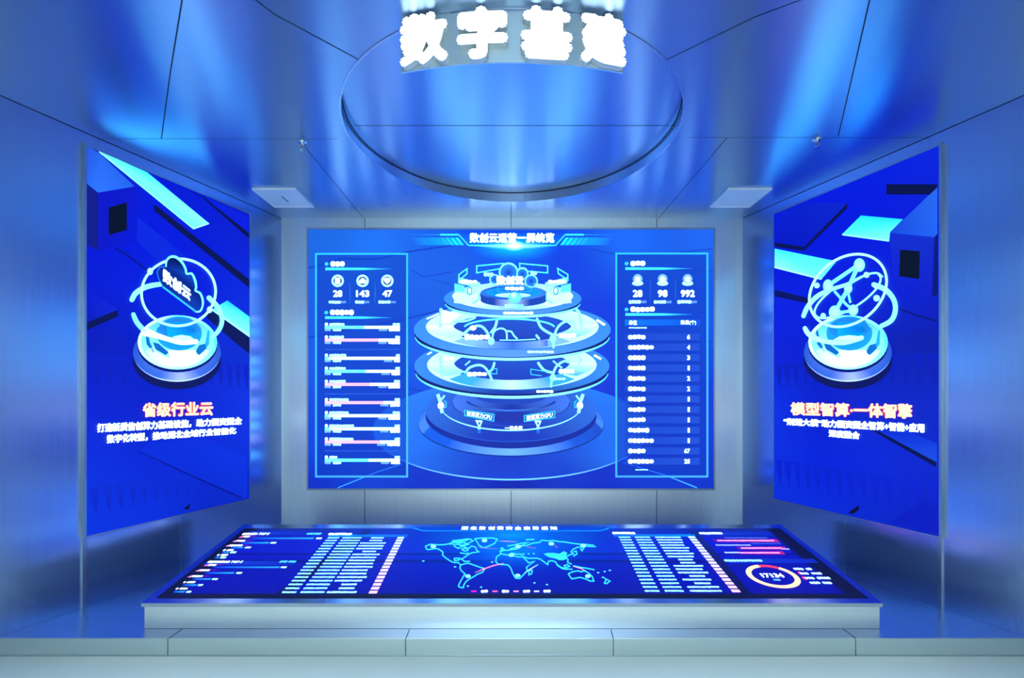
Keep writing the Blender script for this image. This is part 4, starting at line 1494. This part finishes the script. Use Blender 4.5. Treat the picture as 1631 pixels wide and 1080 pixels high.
# world map
cv.mode = 'px'
T6 = TR(630, 820, 4.292)
cv.T = T6
cv.part('world_map', mat=M_soft, z=2)
cv.ell(820, 250, 480, 150, c(0, 150, 250, 0.75), c(0, 60, 230, 0.0))
cv.z = 3
cv.ell(790, 140, 330, 60, c(20, 185, 255, 0.55), c(0, 110, 250, 0.0))
mp = cv.close()
MC = c(60, 220, 245)
for pts in ([(215, 240), (205, 218), (235, 203), (290, 207), (330, 206), (365, 200), (400, 185), (440, 180), (480, 178), (510, 168), (530, 180), (500, 195), (470, 205), (440, 212), (470, 222), (500, 232), (520, 215), (545, 222), (555, 245), (570, 255), (520, 262), (495, 275), (475, 290), (460, 300), (450, 305), (470, 320), (510, 320)],
            [(215, 240), (250, 236), (275, 232), (300, 238), (325, 258), (320, 275), (345, 298), (375, 318), (400, 328), (430, 328), (445, 345)],
            [(400, 300), (420, 298), (440, 300), (435, 310), (405, 315), (400, 300)],
            [(445, 345), (490, 332), (520, 340), (570, 358), (610, 370), (595, 395), (560, 408), (535, 425), (505, 440), (480, 460), (465, 485), (465, 500), (440, 498), (430, 490), (440, 465), (460, 430), (475, 405), (450, 385), (440, 365), (445, 345)],
            [(540, 165), (600, 160), (660, 160), (695, 168), (680, 195), (640, 215), (600, 228), (570, 210), (560, 190), (540, 165)],
            [(720, 268), (690, 290), (685, 320), (700, 340), (740, 342), (770, 345), (790, 370), (800, 400), (820, 435), (850, 437), (880, 405), (900, 385), (895, 360), (950, 320), (910, 330), (890, 310), (870, 288), (840, 290), (800, 280), (760, 276), (720, 268)],
            [(910, 395), (920, 380), (935, 382), (930, 405), (912, 412), (910, 395)],
            [(720, 268), (715, 250), (740, 240), (760, 245), (790, 240), (830, 235), (860, 215), (900, 210), (940, 195), (985, 190), (1000, 175), (1040, 180), (1080, 178), (1120, 185), (1160, 188), (1200, 195), (1260, 203), (1310, 205), (1350, 210), (1365, 220), (1330, 218), (1300, 215), (1285, 230), (1275, 248), (1265, 235), (1280, 218), (1240, 225), (1210, 240), (1200, 255), (1215, 268), (1190, 275), (1165, 290), (1180, 310), (1175, 325), (1205, 340)],
            [(720, 230), (730, 228), (745, 245), (725, 250), (720, 230)], [(765, 215), (800, 210), (840, 200), (870, 195), (910, 190), (850, 215), (820, 225), (780, 235)],
            [(870, 288), (910, 300), (965, 298), (990, 305), (1010, 320), (1040, 342), (1045, 320), (1070, 315), (1095, 325), (1110, 350), (1140, 370), (1180, 375)],
            [(1100, 340), (1130, 360), (1170, 372), (1210, 375)], [(1150, 350), (1175, 342), (1190, 355), (1165, 362), (1150, 350)], [(1215, 350), (1260, 360), (1310, 368), (1360, 378)],
            [(1180, 405), (1215, 390), (1250, 385), (1270, 392), (1290, 383), (1320, 400), (1345, 425), (1355, 455), (1330, 455), (1300, 440), (1260, 430), (1205, 440), (1190, 420), (1180, 405)],
            [(1215, 285), (1240, 270), (1235, 250), (1215, 255)], [(1425, 470), (1440, 450), (1430, 435), (1465, 455), (1445, 472), (1425, 470)],
            [(370, 205), (400, 192), (440, 196), (470, 190), (500, 205), (450, 220), (430, 232), (400, 215)], [(450, 235), (490, 232), (495, 245), (470, 250), (450, 235)], [(440, 262), (480, 268), (500, 262)],
            [(845, 270), (870, 275), (880, 265)], [(905, 265), (915, 272)], [(940, 262), (950, 272)], [(890, 172), (950, 170)], [(790, 262), (830, 272), (845, 268)],
            [(385, 180), (420, 176), (455, 172), (490, 166), (520, 170)], [(410, 190), (450, 186), (480, 196)], [(390, 208), (430, 204), (465, 214)]):
    cv.part('coastline', mp, z=4)
    cv.line(pts, 8.5, MC)
    cv.close()
cv.part('filled_country', mp, z=4)
cv.poly([(1012, 268), (1040, 262), (1080, 262), (1120, 268), (1150, 250), (1175, 262), (1165, 285), (1175, 300), (1150, 312), (1120, 312), (1090, 300), (1050, 292), (1030, 282)], c(60, 220, 250))
cv.close()
for x, y in ((258, 218), (608, 178), (838, 220), (1065, 200), (1283, 212), (495, 422), (835, 418), (1315, 422), (792, 278)):
    cv.part('city_dot', mp, z=6)
    cv.ell(x, y, 19, 12, c(170, 245, 255), n=16)
    cv.close()
for x, y in ((190, 318), (407, 358), (495, 490), (585, 497), (950, 468), (1035, 480), (1385, 398), (1430, 390), (1465, 382), (1418, 430), (660, 325)):
    cv.part('island', mp, z=5)
    cv.ell(x, y, 9, 4, c(120, 230, 250), n=10)
    cv.close()
for pts, k in (([(540, 400), (600, 375), (670, 350), (740, 335)], c(255, 170, 215)), ([(880, 402), (920, 375), (975, 343)], c(210, 240, 255)), ([(700, 183), (760, 184), (830, 188)], c(190, 180, 250)),
               ([(895, 220), (960, 232)], c(190, 110, 225)), ([(1085, 210), (1108, 228)], c(220, 90, 200)), ([(1210, 355), (1270, 370), (1300, 390)], c(250, 190, 220)), ([(545, 225), (620, 232), (700, 235)], c(120, 130, 240))):
    cv.part('attack_trace', mp, z=7)
    cv.line(pts, [1.5] + [7] * (len(pts) - 2) + [2.5] if len(pts) > 2 else 4, k)
    cv.close()
for x, k in ((518, c(255, 40, 200)), (662, c(255, 130, 200)), (806, c(250, 195, 225)), (946, c(235, 230, 245))):
    cv.part('map_legend', mp, z=7)
    cv.rect(x, 522, x + 36, 531, k)
    cv.blur(x + 67, 516, x + 113, 536, 2, WHITE)
    cv.close()
cv.T = None

# ================================================================== illuminated sign under the ceiling
SIGN_Y, SIGN_R = 2.209, 1.98
sz0, sz1 = 1.5 + (CY - 95) / F * SIGN_Y, CEIL
sign = empty('illuminated_sign', (0, SIGN_Y, CEIL), 'curved silver ceiling sign with four thick glowing white characters', 'sign')
def on_arc(s, z, r=0.0):
    a = s / SIGN_R
    return Vector(((SIGN_R + r) * math.sin(a), SIGN_Y + SIGN_R - (SIGN_R + r) * math.cos(a), z))
half = math.asin(0.529 / SIGN_R) * SIGN_R
bm = bmesh.new()
nb = 40
sec = [(-0.034, sz0 + 0.004), (-0.024, sz0 + 0.004), (-0.024, sz1 - 0.001), (-0.034, sz1 - 0.001)]
rings = []
for i in range(nb + 1):
    s = -half + 2 * half * i / nb
    rings.append([bm.verts.new(on_arc(s, z, r)) for r, z in sec])
for p, q in zip(rings, rings[1:]):
    for k in range(4): bm.faces.new((p[k], p[(k + 1) % 4], q[(k + 1) % 4], q[k]))
bm.faces.new(rings[0]); bm.faces.new(rings[-1][::-1])
bmesh.ops.recalc_face_normals(bm, faces=list(bm.faces))
obj('backing_band', bm, M_apron, sign)
spans = [((638 - CX), (718 - CX)), ((731 - CX), (809 - CX)), ((828 - CX), (909 - CX)), ((920 - CX), (997 - CX))]
zt = sz1 - 0.006
for ch, (a, b_) in zip('数字基建', spans):
    s0, s1 = a / 181 * half, b_ / 181 * half
    vs, fs = text_mesh(ch, 0.07, 4)
    bm = bmesh.new()
    bot = [bm.verts.new(on_arc(s0 + (s1 - s0) * x, sz0 + (zt - sz0) * y, -0.022)) for x, y in vs]
    F_ = [bm.faces.new([bot[i] for i in f]) for f in fs]
    ex = bmesh.ops.extrude_face_region(bm, geom=F_)
    for v in [g for g in ex['geom'] if isinstance(g, bmesh.types.BMVert)]:
        dv = (v.co - Vector((0, SIGN_Y + SIGN_R, v.co.z))).normalized()
        v.co += dv * 0.032
    bmesh.ops.recalc_face_normals(bm, faces=list(bm.faces))
    bm.normal_update()
    for f in bm.faces:
        ctr = f.calc_center_median()
        rad = (ctr - Vector((0, SIGN_Y + SIGN_R, ctr.z))).length
        out_ = (ctr - Vector((0, SIGN_Y + SIGN_R, ctr.z))).normalized()
        f.material_index = 0 if rad > SIGN_R - 0.004 and abs(f.normal.dot(out_)) > 0.6 else 1
    obj('letter', bm, [M_letter, M_return], sign)

# ================================================================== small ceiling fittings
for sg, side in ((-1, 'with a short'), (1, 'without a')):
    x0, x1 = (-2.197, -1.826) if sg < 0 else (1.826, 2.197)
    y0, y1 = 1.77 * F / (CY - 299), 1.77 * F / (CY - 328)
    root = empty('ceiling_panel', ((x0 + x1) / 2, (y0 + y1) / 2, CEIL), 'square white ceiling panel %s dark slot, near the cloud screen' % side if sg < 0 else 'plain square white ceiling panel %s slot, near the screen with orbit rings' % side, 'ceiling panel', 'white ceiling panels')
    bm = bmesh.new()
    bx(bm, x0, x1, y0, y1, CEIL - 0.014, CEIL)
    bevel(bm, 0.003, 1)
    obj('plate', bm, M_white, root)
    bm = bmesh.new()
    w_ = 0.02
    for q in ((x0, x1, y0, y0 + w_), (x0, x1, y1 - w_, y1), (x0, x0 + w_, y0 + w_, y1 - w_), (x1 - w_, x1, y0 + w_, y1 - w_)):
        bx(bm, *q, CEIL - 0.018, CEIL - 0.0135)
    obj('rim', bm, M_white, root)
    if sg < 0:
        bm = bmesh.new()
        p = cpt(454, 317, CEIL - 0.014)
        bx(bm, p[0] - 0.004, p[0] + 0.004, p[1] - 0.06, p[1] + 0.06, CEIL - 0.0165, CEIL - 0.0135)
        obj('slot', bm, M_seam, root)

for px, py, side in ((481.5, 226, 'the one a hand width'), (1301.5, 222, 'the one farther away')):
    x, y = cpt(px, py)
    root = empty('sprinkler_head', (x, y, CEIL), 'small chrome fire sprinkler on the ceiling, %s from the round recess' % side, 'sprinkler', 'ceiling sprinklers')
    bm = bmesh.new()
    lathe(bm, [(0, CEIL), (0.032, CEIL), (0.030, CEIL - 0.006), (0.012, CEIL - 0.010), (0.010, CEIL - 0.022), (0, CEIL - 0.022)], x, y, 24)
    obj('escutcheon', bm, M_chrome, root, True)
    bm = bmesh.new()
    for s in (-1, 1):
        add_box(bm, (x + s * 0.009 - 0.002, y - 0.002, CEIL - 0.022), (0.004, 0, 0), (0, 0.004, 0), (s * 0.004, 0, -0.022))
        add_box(bm, (x + s * 0.013 - 0.002, y - 0.002, CEIL - 0.044), (0.004, 0, 0), (0, 0.004, 0), (-s * 0.011, 0, -0.010))
    obj('yoke', bm, M_chrome, root)
    bm = bmesh.new()
    lathe(bm, [(0, CEIL - 0.020), (0.003, CEIL - 0.024), (0.0035, CEIL - 0.04), (0, CEIL - 0.046)], x, y, 12)
    obj('bulb', bm, M_bulb, root, True)
    bm = bmesh.new()
    lathe(bm, [(0, CEIL - 0.053), (0.018, CEIL - 0.055), (0.018, CEIL - 0.057), (0, CEIL - 0.058)], x, y, 20)
    obj('deflector', bm, M_chrome, root)
